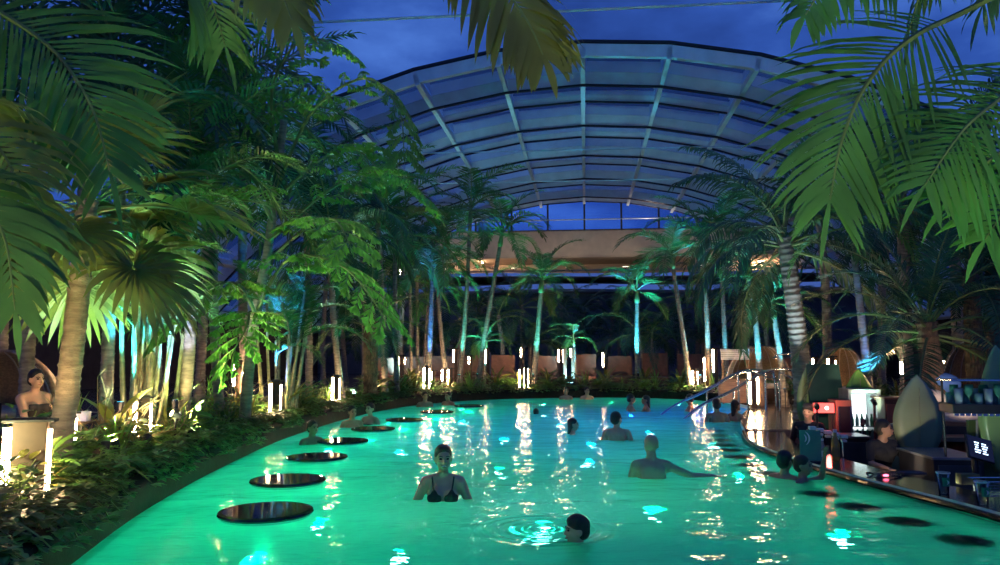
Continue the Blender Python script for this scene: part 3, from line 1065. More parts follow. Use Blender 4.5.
# bushy date palm by the bar and companions on the right
palm('date_palm', 'bushy date palm with a rough trunk behind the pale daybed', onx(936, 12.0, GZ), at(926, 322, 12.0), 'date', 22, 2.5, .17, .15, 0, .02, 81, tm=M_TRUNKB)
palm('date_palm', 'date palm whose rust lit trunk stands before the striped shell seat', onx(976, 13.0, GZ), at(970, 270, 13.0), 'date', 18, 2.3, .15, .13, 0, .02, 82, tm=M_TRUNKB)
palm('date_palm', 'date palm with an orange lit trunk right beside the striped shell seat', onx(992, 14.0, GZ), at(993, 262, 14.0), 'date', 16, 2.3, .14, .12, 0, .02, 83, tm=M_TRUNKB)
palm('dark_palm', 'tall dark palm rising between the blue trunk and the rust lit trunks', onx(905, 16.0, GZ), at(902, 200, 16.0), 'coconut', 14, 3.0, .14, .11, 0, .1, 84)
palm('dark_palm', 'tall dark palm behind the date palms on the bar side', onx(960, 18.0, GZ), at(955, 170, 18.0), 'coconut', 14, 3.2, .14, .11, 0, .1, 85)
palm('dark_palm', 'tall dark palm beside the thick grey coconut palm', onx(825, 19.5, GZ), at(818, 205, 19.5), 'dark', 13, 3.0, .12, .10, 0, .1, 86)
palm('dark_palm', 'dark palm beyond the blue trunked palm', onx(880, 22.0, GZ), at(884, 235, 22.0), 'dark', 13, 3.0, .12, .10, 0, .1, 87)
palm('dark_palm', 'dark palm at the edge of the bar terrace', onx(1010, 15.0, GZ), at(1015, 190, 15.0), 'coconut', 14, 3.0, .14, .11, 0, .1, 88)
uplight(945, 12.0, GZ, at(985, 265, 14.0), CYAN, 120, 'small ground spotlight throwing cyan light into the date palm fronds', 45, .4)
# small blue lit palms among the loungers
for bx, Y, tx, ty, lab in ((484, 28, 486, 348, 'small blue lit palm among the loungers behind the leaning palm'),
                           (577, 30, 574, 345, 'small cyan lit palm beside the twin far lamp tubes'),
                           (948 - 300, 31, 652, 338, 'small palm behind the vivid cyan palm')):
    palm('small_palm', lab, onx(bx, Y, GZ), at(tx, ty, Y), 'manila', 8, 1.3, .06, .045, .3, .1, bx)
    uplight(bx, Y, GZ, at(tx, ty - 12, Y), CYAN, 150, 'small ground spotlight below the ' + lab, 60, .6)

REFS = [(380, 'fibrous trunk'), (415, 'three thin trunks'), (445, 'blue lit trunk'), (475, 'palm left of the leaning palm'), (515, 'leaning palm'), (555, 'single ringed palm'), (605, 'far trio of posts'),
        (660, 'vivid cyan palm'), (700, 'violet grey palm'), (740, 'white slatted panel'), (780, 'tan pod seat'), (830, 'thick coconut palm'), (890, 'electric blue trunk'), (2000, 'date palms')]
def behind(px):
    return next(n for lim, n in REFS if px < lim)
# ---- dark belt of palms behind the loungers
rnd = random.Random(31)
for i in range(34):
    px = 330 + 700 * (i + rnd.uniform(-.3, .3)) / 33
    Y = rnd.uniform(30, 45)
    ty = rnd.uniform(288, 330) if 440 < px < 760 else rnd.uniform(255, 315)
    if px > 800:
        ty = rnd.uniform(250, 310)
    if abs(LX.dot(onx(px, Y, 0))) > 12.3:
        continue
    palm('background_palm', 'tall dark background palm standing far behind the ' + behind(px), onx(px, Y, GZ), at(px + rnd.uniform(-8, 8), ty, Y), 'dark', 11, rnd.uniform(2.4, 3.2), .11, .09, 0, .15, 400 + i, group='dark palms behind the loungers')
for i in range(26):
    px = 340 + 690 * (i + rnd.uniform(-.3, .3)) / 25
    Y = rnd.uniform(33, 42)
    if abs(LX.dot(onx(px, Y, 0))) > 12.3:
        continue
    palm('background_palm', 'low bushy dark palm growing far behind the ' + behind(px), onx(px, Y, GZ), at(px, rnd.uniform(340, 349), Y), 'dark', 12, rnd.uniform(2.2, 2.9), .1, .09, 0, .05, 500 + i, low=.7, group='low dark palms behind the loungers')
# ---- left jungle: tall feather palms whose crowns fill the upper left
JUNGLE = [
    ('areca', 182, 9.6, 187, 235, 11, 2.2, .085, 'ringed grey palm trunk behind the cyan lit canes'),
    ('dark', 110, 9.0, 128, 130, 12, 2.6, .08, 'dark palm behind the ringed foreground trunk'),
    ('dark', 30, 9.5, 45, 110, 12, 2.8, .09, 'dark palm behind the fan palm'),
    ('areca', 225, 11.5, 215, 175, 12, 2.6, .08, 'feathery palm left of the fishtail palm'),
    ('dark', 160, 11.0, 165, 90, 14, 3.0, .09, 'tall dark palm high above the cyan lit canes'),
    ('dark', 250, 13.5, 245, 130, 14, 3.0, .09, 'tall dark palm behind the fishtail palm'),
    ('dark', 75, 12.5, 90, 60, 14, 3.2, .10, 'tallest dark palm of the jungle behind the kerb'),
    ('dark', 200, 15.0, 205, 60, 14, 3.4, .10, 'tall dark palm deep in the jungle by the low side wall'),
    ('coconut', 345, 14.5, 330, 235, 13, 2.6, .08, 'drooping palm between the fishtail palm and the fibrous trunk'),
    ('manila', 386, 15.5, 378, 222, 12, 2.4, .08, 'palm with a thin violet grey trunk beside the fibrous trunk'),
    ('manila', 398, 19.0, 395, 250, 12, 2.3, .07, 'palm with cyan tinted fronds left of the three thin trunks'),
    ('dark', 310, 17.0, 305, 200, 13, 3.0, .09, 'dark palm deep behind the drooping palm'),
    ('dark', 365, 22.0, 360, 235, 13, 3.0, .09, 'dark palm behind the violet grey trunk'),
    ('dark', 5, 12.0, 10, 40, 13, 3.0, .09, 'tall dark palm rising behind the tan daybed'),
]
for i, (kd, bx, Y, tx, ty, nf, fl, r0, lab) in enumerate(JUNGLE):
    Y = outY(bx, Y)
    palm('jungle_palm', lab, onx(bx, Y, BZ if Y < 11 else GZ), at(tx, ty, Y), kd, nf, fl, r0, r0 * .75, .4 if kd in ('areca', 'manila') else 0, .12, 600 + i)
uplight(182, 9.6, BZ, at(187, 240, 9.6), (.5, .55, 1.0), 60, 'small ground spotlight at the foot of the ringed grey palm', 40, .6)
uplight(398, 19.0, BZ, at(396, 245, 19.0), CYAN, 150, 'small ground spotlight at the foot of the palm with cyan tinted fronds', 50, .6)
uplight(345, 14.5, BZ, at(340, 240, 14.5), AQUA, 60, 'small ground spotlight at the foot of the drooping palm', 50, .6)
# fibrous brown trunk with a skirt of fronds
pF = palm('fibrous_palm', 'stout palm with a shaggy brown fibrous trunk behind the kerb', onx(371, 17.9, BZ), at(371, 322, 17.9), 'date', 14, 2.0, .16, .19, 0, .0, 660, tm=M_TRUNKB)
# fan palm with the ringed foreground trunk
fb = onx(62, 6.7, BZ)
ft = at(88, 200, 6.7)
palm('fan_palm', 'ringed pale foreground trunk with drooping olive fan leaves', fb, ft, 'fan', 17, 1.55, .10, .085, 0, .04, 670, low=1.0, high=.1)
uplight(60, 6.7, BZ, at(95, 230, 6.7), AQUA, 40, 'small ground spotlight behind the ringed foreground trunk', 40, -.35)

# ---- fishtail palm: big bipinnate fronds along the jungle's front
fbase = onx(246, 10.9, BZ)
fish = thing('fishtail_palm', 'large fishtail palm with bright green jagged leaflets over the kerb', 'palm', fbase)
def loc(px, py, Y, b):
    return at(px, py, Y) - b
tp = [Vector((0, 0, -.05)), loc(252, 340, 10.9, fbase), loc(270, 235, 10.8, fbase), loc(284, 120, 10.7, fbase)]
tp = crom(tp, 8)
MB().tube(tp, [.09 - .0015 * i for i in range(len(tp))], 10).build('trunk', M_TRUNK, fish, smooth=True)
FISHF = [
    ([(257, 310, 10.8), (290, 258, 10.0), (345, 268, 9.6), (385, 318, 9.3)], 13, .62, .20),
    ([(256, 315, 10.8), (240, 286, 9.9), (212, 288, 9.4), (158, 330, 9.0)], 13, .60, .20),
    ([(269, 240, 10.7), (335, 186, 10.4), (388, 172, 10.4), (428, 200, 10.4)], 12, .55, .19),
    ([(276, 190, 10.7), (312, 112, 10.3), (365, 78, 10.0), (398, 108, 9.8), (404, 152, 9.7)], 14, .42, .17),
    ([(279, 165, 10.7), (272, 90, 10.2), (300, 40, 9.8), (335, 45, 9.4)], 11, .55, .19),
    ([(277, 180, 10.7), (250, 120, 10.3), (225, 70, 10.0), (205, 40, 9.8)], 12, .6, .2),
    ([(272, 220, 10.7), (250, 190, 10.0), (205, 195, 9.6), (170, 230, 9.3)], 12, .6, .2),
    ([(266, 262, 10.7), (310, 225, 9.8), (335, 220, 9.0), (350, 245, 8.6)], 10, .5, .19),
    ([(275, 200, 10.7), (320, 160, 10.7), (355, 150, 11.0), (385, 175, 11.3)], 11, .55, .19),
    ([(255, 322, 10.8), (250, 312, 9.8), (245, 330, 9.3), (225, 365, 9.1)], 9, .45, .18),
]
for i, (pp, pairs, sl, lf) in enumerate(FISHF):
    P = crom([loc(a, b_, c, fbase) for a, b_, c in pp], 6)
    fish_geo(P, max(7, int(pairs * .72)), sl, lf * .86, 700 + i).build('frond', [M_FISH, M_RACH], fish)

# ---- cane clumps lit cyan and blue
def cane_clump(px, Y, ytop, nst, label, seed, spread=.22, nf=16, flen=1.7, lit=CYAN, pw=200, sdx=.05):
    rnd = random.Random(seed)
    Y = outY(px, Y, spread + .25)
    b = onx(px, Y, BZ)
    t = thing('cane_palm', label, 'palm', b)
    S = SETS['areca']
    for i in range(nst):
        a = rnd.uniform(0, 6.28)
        r = spread * math.sqrt(rnd.random())
        h = (at(px, ytop, Y).z - BZ) * rnd.uniform(.6, 1.1)
        p0 = Vector((r * math.cos(a), r * math.sin(a), -.03))
        p1 = p0 + Vector((p0.x * rnd.uniform(.4, 1.3), p0.y * rnd.uniform(.4, 1.3), h))
        trunk_geo(p0, p1, rnd.uniform(.024, .042), .020, .03, .16, seed + i, 0, 8).build('cane', M_CANE, t, smooth=True)
        if i < nf:
            for q in range(2):
                az = rnd.uniform(0, 6.28)
                o = link('frond', S[rnd.randrange(0, 7)], t, p1 - Vector((0, 0, rnd.uniform(0, .25))), az, flen / 2.0 * rnd.uniform(.6, 1.0))
    uplight(px, Y, BZ, at(px, ytop, Y), lit, pw, 'small ground spotlight inside the ' + ' '.join(label.split()[:6]), 40, .38, sdx, .45)
    return t
cane_clump(141, 9.1, 230, 13, 'clump of canes lit cyan beside a glowing lamp post', 801, .2, 13, 1.5, (.03, .62, 1.0), 480, -.22)
cane_clump(160, 9.4, 270, 7, 'sparser clump of splayed thin canes beside the cyan canes', 802, .25, 7, 1.5, (.1, .5, 1.0), 110, .2)
cane_clump(281, 12.2, 300, 12, 'clump of canes lit deep blue behind the round tables', 803, .3, 12, 1.6, (.02, .22, 1.0), 320)

# ---- foreground palms outside the frame whose fronds hang into the picture
def hang(parent, base, pix, pairs, leaf, width, seed, leafm, droop=.35, lift=.05, sweep_=.5, rr=.022, bare=.05, segs=4, up=Vector((0, -1, .35))):
    P = crom([(at(a, b_, c) - base) if not isinstance(a, Vector) else (a - base) for a, b_, c in pix], 7)
    return frond_geo(P, pairs, leaf, width, droop, lift, sweep_, bare, rr, seed, up, segs).build('frond', [leafm, M_RACH], parent)
rb = Vector((5.75, 2.35, GZ))
rp = thing('coconut_palm', 'foreground coconut palm whose bright green fronds arch in over the bar', 'palm', rb)
rc = Vector((4.7, 3.4, 4.3))
trunk_geo(Vector((0, 0, -.05)), rc - rb, .17, .12, .1, .12, 901).build('trunk', M_TRUNK, rp, smooth=True)
hang(rp, rb, [(rc, 0, 0), (1010, -12, 4.2), (915, 36, 4.0), (868, 82, 3.9), (842, 140, 3.85), (830, 200, 3.8)], 40, .72, .030, 911, M_LEAF, .14, .0, .75, .024, .3)
hang(rp, rb, [(rc, 0, 0), (1060, 40, 4.2), (1010, 90, 4.0), (965, 128, 3.8), (925, 185, 3.7)], 34, .64, .027, 912, M_LEAF, .16, .0, .6, .022, .3)
hang(rp, rb, [(rc, 0, 0), (1100, 100, 4.6), (1050, 120, 4.2), (990, 160, 3.9), (950, 200, 3.8)], 30, .64, .027, 913, M_LEAF, .22, .0, .5, .022, .3)
hang(rp, rb, [(rc, 0, 0), (1040, 90, 5.0), (960, 135, 5.3), (890, 140, 5.6), (850, 175, 5.7)], 38, .55, .035, 914, M_LEAFD, .3, .0, .5, .022, .25)
hang(rp, rb, [(rc, 0, 0), (1000, -60, 4.2), (900, -45, 3.9), (840, -30, 3.7), (805, 15, 3.6)], 30, .45, .04, 915, M_LEAF, .4, .0, .5, .02, .3)
hang(rp, rb, [(rc, 0, 0), (1060, 160, 4.4), (1020, 190, 4.2), (985, 240, 4.1)], 24, .6, .036, 916, M_LEAF, .25, .0, .5, .02, .3)
S = SETS['coconut']
for i in range(9):
    o = link('frond', S[i % len(S)], rp, rc - rb, -1.2 + i * .62, 1.0)
lb = Vector((-4.7, 2.7, GZ))
lp_ = thing('coconut_palm', 'foreground coconut palm whose long fronds hang in over the planting bed', 'palm', lb)
lc = Vector((-4.0, 3.2, 4.5))
trunk_geo(Vector((0, 0, -.05)), lc - lb, .17, .12, .1, .12, 902).build('trunk', M_TRUNK, lp_, smooth=True)
hang(lp_, lb, [(lc, 0, 0), (-40, -10, 4.4), (0, 12, 4.4), (55, 52, 4.4), (92, 108, 4.4), (110, 172, 4.4)], 40, .78, .034, 921, M_LEAF, .14, .0, .55, .024, .25)
hang(lp_, lb, [(lc, 0, 0), (20, -70, 4.0), (130, -70, 4.4), (200, -20, 4.8), (225, 45, 5.0)], 36, .7, .032, 922, M_LEAF, .35, .0, .5, .022, .3)
hang(lp_, lb, [(lc, 0, 0), (100, -130, 3.6), (200, -110, 3.4), (262, -45, 3.4), (292, 20, 3.4)], 30, .42, .042, 923, M_LEAFY, .4, .0, .7, .02, .4)
hang(lp_, lb, [(lc, 0, 0), (150, -190, 3.6), (330, -150, 3.3), (455, -70, 3.1), (520, 10, 3.0), (543, 55, 3.0)], 44, .40, .034, 924, M_LEAFY, .4, .0, .55, .018, .45)
hang(lp_, lb, [(lc, 0, 0), (-60, 60, 4.2), (-30, 110, 4.2), (10, 165, 4.2), (40, 240, 4.2)], 30, .6, .042, 925, M_LEAFY, .3, .0, .5, .02, .3)
hang(lp_, lb, [(lc, 0, 0), (-50, 130, 4.0), (-20, 190, 3.9), (5, 240, 3.9), (15, 310, 3.9)], 26, .55, .042, 926, M_LEAF, .25, .0, .6, .02, .3)
for i in range(9):
    o = link('frond', S[i % len(S)], lp_, lc - lb, 1.2 + i * .5, 1.0)
# palm behind the photographer: its tip hangs into the top of the picture

# spotlights added to brighten the jungle crowns, bed plants and hanging fronds
for px, Y, z, tpx, tpy, tY, col, pw, lab in (
    (150, 8.0, BZ, 215, 300, 9.5, (.95, 1.0, .45), 38, 'before the fishtail palm'),
    (192, 8.3, BZ, 345, 285, 9.5, (.85, 1.0, .4), 120, 'under the longest fishtail frond'),
    (110, 7.4, BZ, 120, 100, 8.6, (.55, 1.0, .6), 70, 'behind the broad leaved plants'),
    (30, 6.2, BZ, 60, 150, 5.6, (1.0, .85, .4), 24, 'behind the nearest lamp post'),
    (200, 10.4, BZ, 190, 120, 11.0, (.5, 1.0, .7), 90, 'behind the kerb between the canes'),
    (290, 13.4, GZ, 250, 130, 12.5, (.4, 1.0, .75), 90, 'deep behind the fishtail palm'),
    (355, 14.0, BZ, 330, 230, 14.5, (.4, 1.0, .7), 60, 'left of the fibrous trunk'),
    (40, 6.0, BZ, 66, 300, 6.6, (1.0, .6, .22), 26, 'lighting the ringed foreground trunk'),
    (120, 7.6, BZ, 100, 420, 7.4, (1.0, .85, .3), 24, 'among the yellow green plants'),
    (200, 9.4, BZ, 180, 400, 9.3, (1.0, .85, .3), 24, 'beside the grey trunk'),
    (-330, 2.6, GZ, 60, 60, 4.4, (.95, 1.0, .5), 30, 'at the foot of the foreground palm of the bed'),  # out of view, added to brighten the fronds hanging in
    (-350, .9, GZ, 480, -20, 3.1, (1.0, .95, .5), 20, 'on the near deck below the hanging frond tips'),
    (2150, .9, GZ, 880, 100, 3.9, (.92, 1.0, .5), 62, 'on the near deck below the bar fronds'),
    (1280, 3.4, GZ, 960, 190, 3.8, (.85, 1.0, .45), 60, 'at the near end of the bar counter'),
    (860, 12.0, GZ, 900, 250, 14.5, (.4, .9, .7), 45, 'between the two standing surfboards'),
):
    uplight(px, Y, z, at(tpx, tpy, tY), col, pw, 'added ground spotlight ' + lab, 75, .1, 0, .16)

uplight(-70, 4.6, BZ, at(140, 460, 7.2), (1.0, .88, .4), 12, 'added ground spotlight at the near edge of the planting bed', 95, 0, 0, .42)  # unseen lamp added to brighten the near bed plants
uplight(178, 7.6, BZ, at(150, 440, 8.2), (1.0, .88, .4), 10, 'added ground spotlight between the kerb and the cyan canes', 100, 0, 0, .38)  # added to brighten the plants before the canes

# ================================================================== BED PLANTS
def tuft_mesh(seed, n=26, L=.42, w=.022, m=M_FERN, name='grass_tuft', splay=.9):
    rnd = random.Random(seed); mb = MB()
    for i in range(n):
        a = rnd.uniform(0, 6.28); e = rnd.uniform(.35, 1.0)
        d = Vector((math.cos(a) * splay * (1.15 - e), math.sin(a) * splay * (1.15 - e), e))
        leaflet(mb, (rnd.uniform(-.04, .04), rnd.uniform(-.04, .04), 0), d, L * rnd.uniform(.6, 1.15), w, Vector((-math.sin(a), math.cos(a), 0)), .35, 0, 4)
    return mb.mesh(name, [m])
def fern_mesh(seed, n=11, L=.45, m=M_FERN):
    rnd = random.Random(seed); mb = MB()
    for i in range(n):
        a = i * GA + rnd.uniform(-.3, .3)
        e = rnd.uniform(.5, 1.25)
        P = [Matrix.Rotation(a, 3, 'Z') @ p for p in arc_path(L * rnd.uniform(.7, 1.15), e, 1.5, 7)]
        f = frond_geo(P, 11, L * .26, .028, .2, .1, .35, .1, .005, seed * 31 + i, Vector((0, 0, 1)), 2, .25)
        mb.add(f.v, f.f)
    return mb.mesh('fern', [m])
def oval(mb, p, d, L, w, wd, droop, mi=0):
    """broad pointed leaf, cupped along its midrib"""
    d = Vector(d).normalized(); wd = (wd - d * wd.dot(d)).normalized()
    nrm = d.cross(wd)
    if nrm.z < 0: nrm = -nrm
    q = Vector(p); last = 0; vs = []
    prof = ((0, .12), (.2, .72), (.45, 1.0), (.72, .72), (1.0, 0))
    for i, (t, k) in enumerate(prof):
        q = q + d * (t - last) * L; last = t
        d = (d + G * droop * .5).normalized()
        vs += [q - wd * w * k * .5 + nrm * w * k * .12, q, q + wd * w * k * .5 + nrm * w * k * .12]
    fs = []
    for i in range(4):
        for j in range(2):
            a = i * 3 + j
            fs.append((a, a + 1, a + 4, a + 3))
    mb.add(vs, fs, mi)
def shrub_mesh(seed, n=60, R_=.3, H=.4, L=.12, m=M_BROAD):
    rnd = random.Random(seed); mb = MB()
    for i in range(7):
        a = i * GA; p1 = Vector((math.cos(a) * R_ * .6, math.sin(a) * R_ * .6, H * rnd.uniform(.6, 1)))
        mb.tube([(0, 0, 0), p1 * .5 + Vector((0, 0, .04)), p1], [.009, .007, .004], 4, 1, caps=False)
    for i in range(n):
        a = rnd.uniform(0, 6.28); r = R_ * math.sqrt(rnd.random()); z = H * (1 - .6 * (r / R_) ** 2) * rnd.uniform(.35, 1.05)
        d = Vector((math.cos(a) * rnd.uniform(.4, 1.2), math.sin(a) * rnd.uniform(.4, 1.2), rnd.uniform(-.25, .9)))
        oval(mb, (r * math.cos(a), r * math.sin(a), z), d, L * rnd.uniform(.7, 1.25), L * .5, Vector((-math.sin(a), math.cos(a), rnd.uniform(-.3, .3))), .25)
    return mb.mesh('shrub', [m, M_RACH])
def trail_mesh(seed, n=70, m=M_BROAD):
    """ground cover that spills over the kerb"""
    rnd = random.Random(seed); mb = MB()
    for s in range(9):
        a = rnd.uniform(-1.3, 1.3)
        P = [Vector((0, 0, .06))]
        d = Vector((math.cos(a), math.sin(a), .5)).normalized()
        for j in range(6):
            P.append(P[-1] + d * .07); d = (d + G * .28 + Vector((rnd.uniform(-.2, .2), rnd.uniform(-.2, .2), 0))).normalized()
            if P[-1].z < .02 and j < 4: P[-1].z = .03
        mb.tube(P, .004, 3, 1, caps=False)
        for j in range(1, 7):
            for q in range(3):
                b = rnd.uniform(0, 6.28)
                oval(mb, P[j], Vector((math.cos(b), math.sin(b), rnd.uniform(-.2, .6))), rnd.uniform(.05, .085), .04, Vector((-math.sin(b), math.cos(b), 0)), .2)
    return mb.mesh('trailing_plant', [m, M_RACH])
TUFT = [tuft_mesh(i, 26, .42 + .05 * i) for i in range(3)] + [tuft_mesh(9, 22, .5, .035, M_YELL)]
FERN = [fern_mesh(20 + i, 10 + i, .45 + .05 * i) for i in range(3)]
SHRUB = [shrub_mesh(40 + i) for i in range(3)] + [shrub_mesh(47, 50, .3, .45, .15, M_YELL)]
TRAIL = [trail_mesh(60 + i) for i in range(3)]
KIND = {'grass_tuft': (TUFT, 'tuft of arching strap leaves', 'grass'), 'fern': (FERN, 'feathery green fern', 'fern'),
        'shrub': (SHRUB, 'small leafy shrub', 'shrub'), 'trailing_plant': (TRAIL, 'leafy trailing plant', 'plant')}
def where(p):
    for lim, txt in ((5.6, 'in the bed at the nearest lamp post'), (7.4, 'in the bed by the ringed foreground trunk'), (9.2, 'in the bed before the cyan canes'), (11.0, 'in the bed before the fishtail palm'),
                     (13.0, 'in the bed before the deep blue canes'), (15.5, 'in the bed facing the fourth round table'), (18.0, 'in the bed at the fibrous trunk'), (20.4, 'in the bed behind the farthest round tables')):
        if p.y < lim and p.x < 2: return txt
    if p.x < 1.2: return 'in the far bed at the leaning palm'
    if p.x < 3.4: return 'in the far bed right of the single ringed palm'
    return 'in the far bed at the vivid cyan palm'
def plant(kind, p, rz, sc, rnd, wh=None):
    S, txt, cat = KIND[kind]
    w = wh or where(p)
    o = link(kind, S[rnd.randrange(len(S))], None, p, rz, sc)
    tag(o, txt + ' ' + w, cat, txt + ' ' + w)
    return o
rnd = random.Random(77)
acc = 0
def bedz(off):
    return 0.255 if off < .3 else 0.28
P1 = L3
# arc-length walk along the left and far rim
seglen = [0]
for i in range(1, len(P1)):
    seglen.append(seglen[-1] + (P1[i] - P1[i - 1]).length)
tot = seglen[-1]
def on_rim(s, off):
    for i in range(1, len(P1)):
        if seglen[i] >= s:
            t = (s - seglen[i - 1]) / (seglen[i] - seglen[i - 1])
            p = P1[i - 1].lerp(P1[i], t)
            tg = (P1[i] - P1[i - 1]).normalized()
            nr = Vector((-tg.y, tg.x, 0))
            return p + nr * off, math.atan2(-nr.y, -nr.x)
    return P1[-1], 0
s = 1.9
while s < tot - .3:
    p, az = on_rim(s, rnd.uniform(.3, .42))
    plant('trailing_plant', Vector((p.x, p.y, .25)), az, rnd.uniform(.9, 1.5), rnd)
    far = p.y > 15
    s += .30 if not far else .42
for row, (off, step, ks) in enumerate((((.38, .6), .30, ('fern', 'grass_tuft', 'shrub', 'fern')), ((.65, 1.0), .36, ('shrub', 'fern', 'grass_tuft', 'shrub')), ((1.05, 1.75), .55, ('shrub', 'fern', 'grass_tuft')))):
    s = 2.2
    while s < tot - .2:
        p, az = on_rim(s, rnd.uniform(*off))
        plant(ks[rnd.randrange(len(ks))], Vector((p.x, p.y, .265)), rnd.uniform(0, 6.28), rnd.uniform(.7, 1.15) * (1 + .12 * row), rnd)
        s += step * rnd.uniform(.8, 1.3) * (1.35 if p.y > 15 else 1)
# right hand bed
for i in range(60):
    t = i / 59
    P = crom([(6.7, 20.4, 0), (8.2, 17.6, 0), (9.2, 14.6, 0), (10.5, 12.2, 0)], 8)
    q = P[min(len(P) - 2, int(t * (len(P) - 1)))]
    tg = (P[min(len(P) - 1, int(t * (len(P) - 1)) + 1)] - q).normalized()
    nr = Vector((-tg.y, tg.x, 0))
    p = q + nr * rnd.uniform(.15, 1.4)
    plant(('shrub', 'fern', 'grass_tuft', 'shrub')[i % 4], Vector((p.x, p.y, .245)), rnd.uniform(0, 6.28), rnd.uniform(.9, 1.5), rnd, 'in the bed between the pool steps and the bar terrace')
# bigger plants built leaf by leaf, near the foreground trunk and the lamp posts
def big_plant(px, py, z, nleaf, L, w, up, m, label, seed, Y=None):
    rnd = random.Random(seed)
    p = onz(px, py, z) if Y is None else onx(px, outY(px, Y, .4), z)
    t = thing('broadleaf_plant', label, 'plant', p)
    mb = MB()
    oval(mb, (.0, 0, 0), Vector((1, 0, up)), L, w, Vector((0, 1, 0)), .3)
    me = mb.mesh('leaf', [m])
    for i in range(nleaf):
        a = i * GA
        h = rnd.uniform(.12, .38)
        q = Vector((math.cos(a) * .08, math.sin(a) * .08, h))
        MB().tube([(0, 0, 0), q * .6 + Vector((0, 0, .04)), q], [.008, .007, .005], 5).build('stalk', M_RACH, t)
        o = link('leaf', me, t, q, a, rnd.uniform(.75, 1.15))
        o.rotation_euler = (rnd.uniform(-.3, .3), rnd.uniform(-.5, .35), a)
    return t
big_plant(88, 460, .27, 9, .34, .17, .5, M_BROAD, 'dark broad leaved plant at the foot of the ringed foreground trunk', 1)
big_plant(112, 452, .27, 11, .40, .12, .9, M_YELL, 'yellow green plant with long arching leaves right of the foreground trunk', 2)
big_plant(130, 448, .27, 8, .30, .15, .4, M_BROAD, 'broad leaved plant between the foreground trunk and the cyan canes', 3)
big_plant(170, 432, .27, 11, .42, .11, 1.1, M_YELL, 'yellow lit plant with upright leaves beside the lamp post at the canes', 4)
big_plant(185, 436, .27, 9, .30, .15, .5, M_BROAD, 'dark leafy plant between the canes and the kerb', 5)
big_plant(40, 497, .27, 9, .26, .10, .8, M_FERN, 'small leafy plant at the foot of the nearest lamp post', 6)
for i, (px, Y) in enumerate(((398, 18.5), (404, 19.0), (372, 15.6), (414, 19.6), (495, 23.5), (520, 23.4), (548, 24.0), (606, 25.0), (644, 24.6), (680, 23.0), (286, 12.0), (300, 12.4))):
    big_plant(px, 0, .27 if Y > 11 else .27, 9, .52, .10, 1.3, M_YELL, ['pale strap leaved plant %s' % w for w in
        ('behind the round tables', 'beside the fibrous trunk', 'at the foot of the fibrous trunk', 'under the three thin trunks', 'at the foot of the leaning palm', 'beside the twin far lamp tubes',
         'under the single ringed palm', 'left of the vivid cyan palm', 'at the foot of the vivid cyan palm', 'at the foot of the violet grey palm', 'beside the deep blue canes', 'right of the deep blue canes')][i], 20 + i, Y)
# dry twiggy branches left of the cyan canes
for i, (px, Y, lab) in enumerate(((118, 8.0, 'bare twiggy shrub between the foreground trunk and the canes'), (228, 11.8, 'bare twiggy shrub before the double lamp tubes'))):
    rnd = random.Random(50 + i)
    mb = MB()
    for k in range(16):
        a = rnd.uniform(0, 6.28); e = rnd.uniform(.5, 1.3)
        q = [Vector((0, 0, 0))]; d = Vector((math.cos(a) * math.cos(e), math.sin(a) * math.cos(e), math.sin(e)))
        for j in range(5):
            q.append(q[-1] + d * .17); d = (d + Vector((rnd.uniform(-.3, .3), rnd.uniform(-.3, .3), rnd.uniform(-.2, .1)))).normalized()
        mb.tube(q, [.008, .007, .006, .005, .004, .003], 4, 0, caps=False)
        for j in range(2, 6):
            leaflet(mb, q[j], d + Vector((rnd.uniform(-1, 1), rnd.uniform(-1, 1), .3)), .13, .015, Vector((0, 0, 1)), .1, 0, 2)
    tag(mb.build('twiggy_shrub', mat('dry_twig', (.25, .17, .09), .8), None, onx(px, Y, BZ)), lab, 'shrub')

# ================================================================== LAMP POSTS
def lamp_post(px, Y, ytop, ybot, label, z=None, rz=0.0, twin=True, wide=.06):
    zb = z if z is not None else (BZ if Y < 25 and px < 720 else GZ)
    Y = outY(px, Y, .3) if px < 740 else Y
    b = onx(px, Y, zb)
    z1 = at(px, ytop, Y).z - zb
    z0 = max(.05, at(px, ybot, Y).z - zb)
    a = math.atan2(-b.x, b.y) + rz          # faces the pool
    t = thing('lamp_post', label, 'lamp post', b, a)
    MB().bbox((0, .05, (z1 + .06) / 2 - .02), (wide, .03, (z1 + .06) / 2 + .03), .006).build('post', M_POST, t)
    MB().bbox((0, .03, .012), (wide + .055, .07, .014), .004).build('base', M_BLACKM, t)
    MB().bbox((0, .03, z1 + .05), (wide + .055, .062, .01), .004).build('cap', M_BLACKM, t)
    MB().tube([(-wide - .028, .04, z0), (-wide - .028, .04, z1)], .022 if wide < .1 else .03, 10).build('tube', M_TUBE, t)
    if twin:
        MB().tube([(wide + .016, .05, z0), (wide + .016, .05, z1 * .97)], .010, 8).build('tube', M_TUBE, t)
    return t
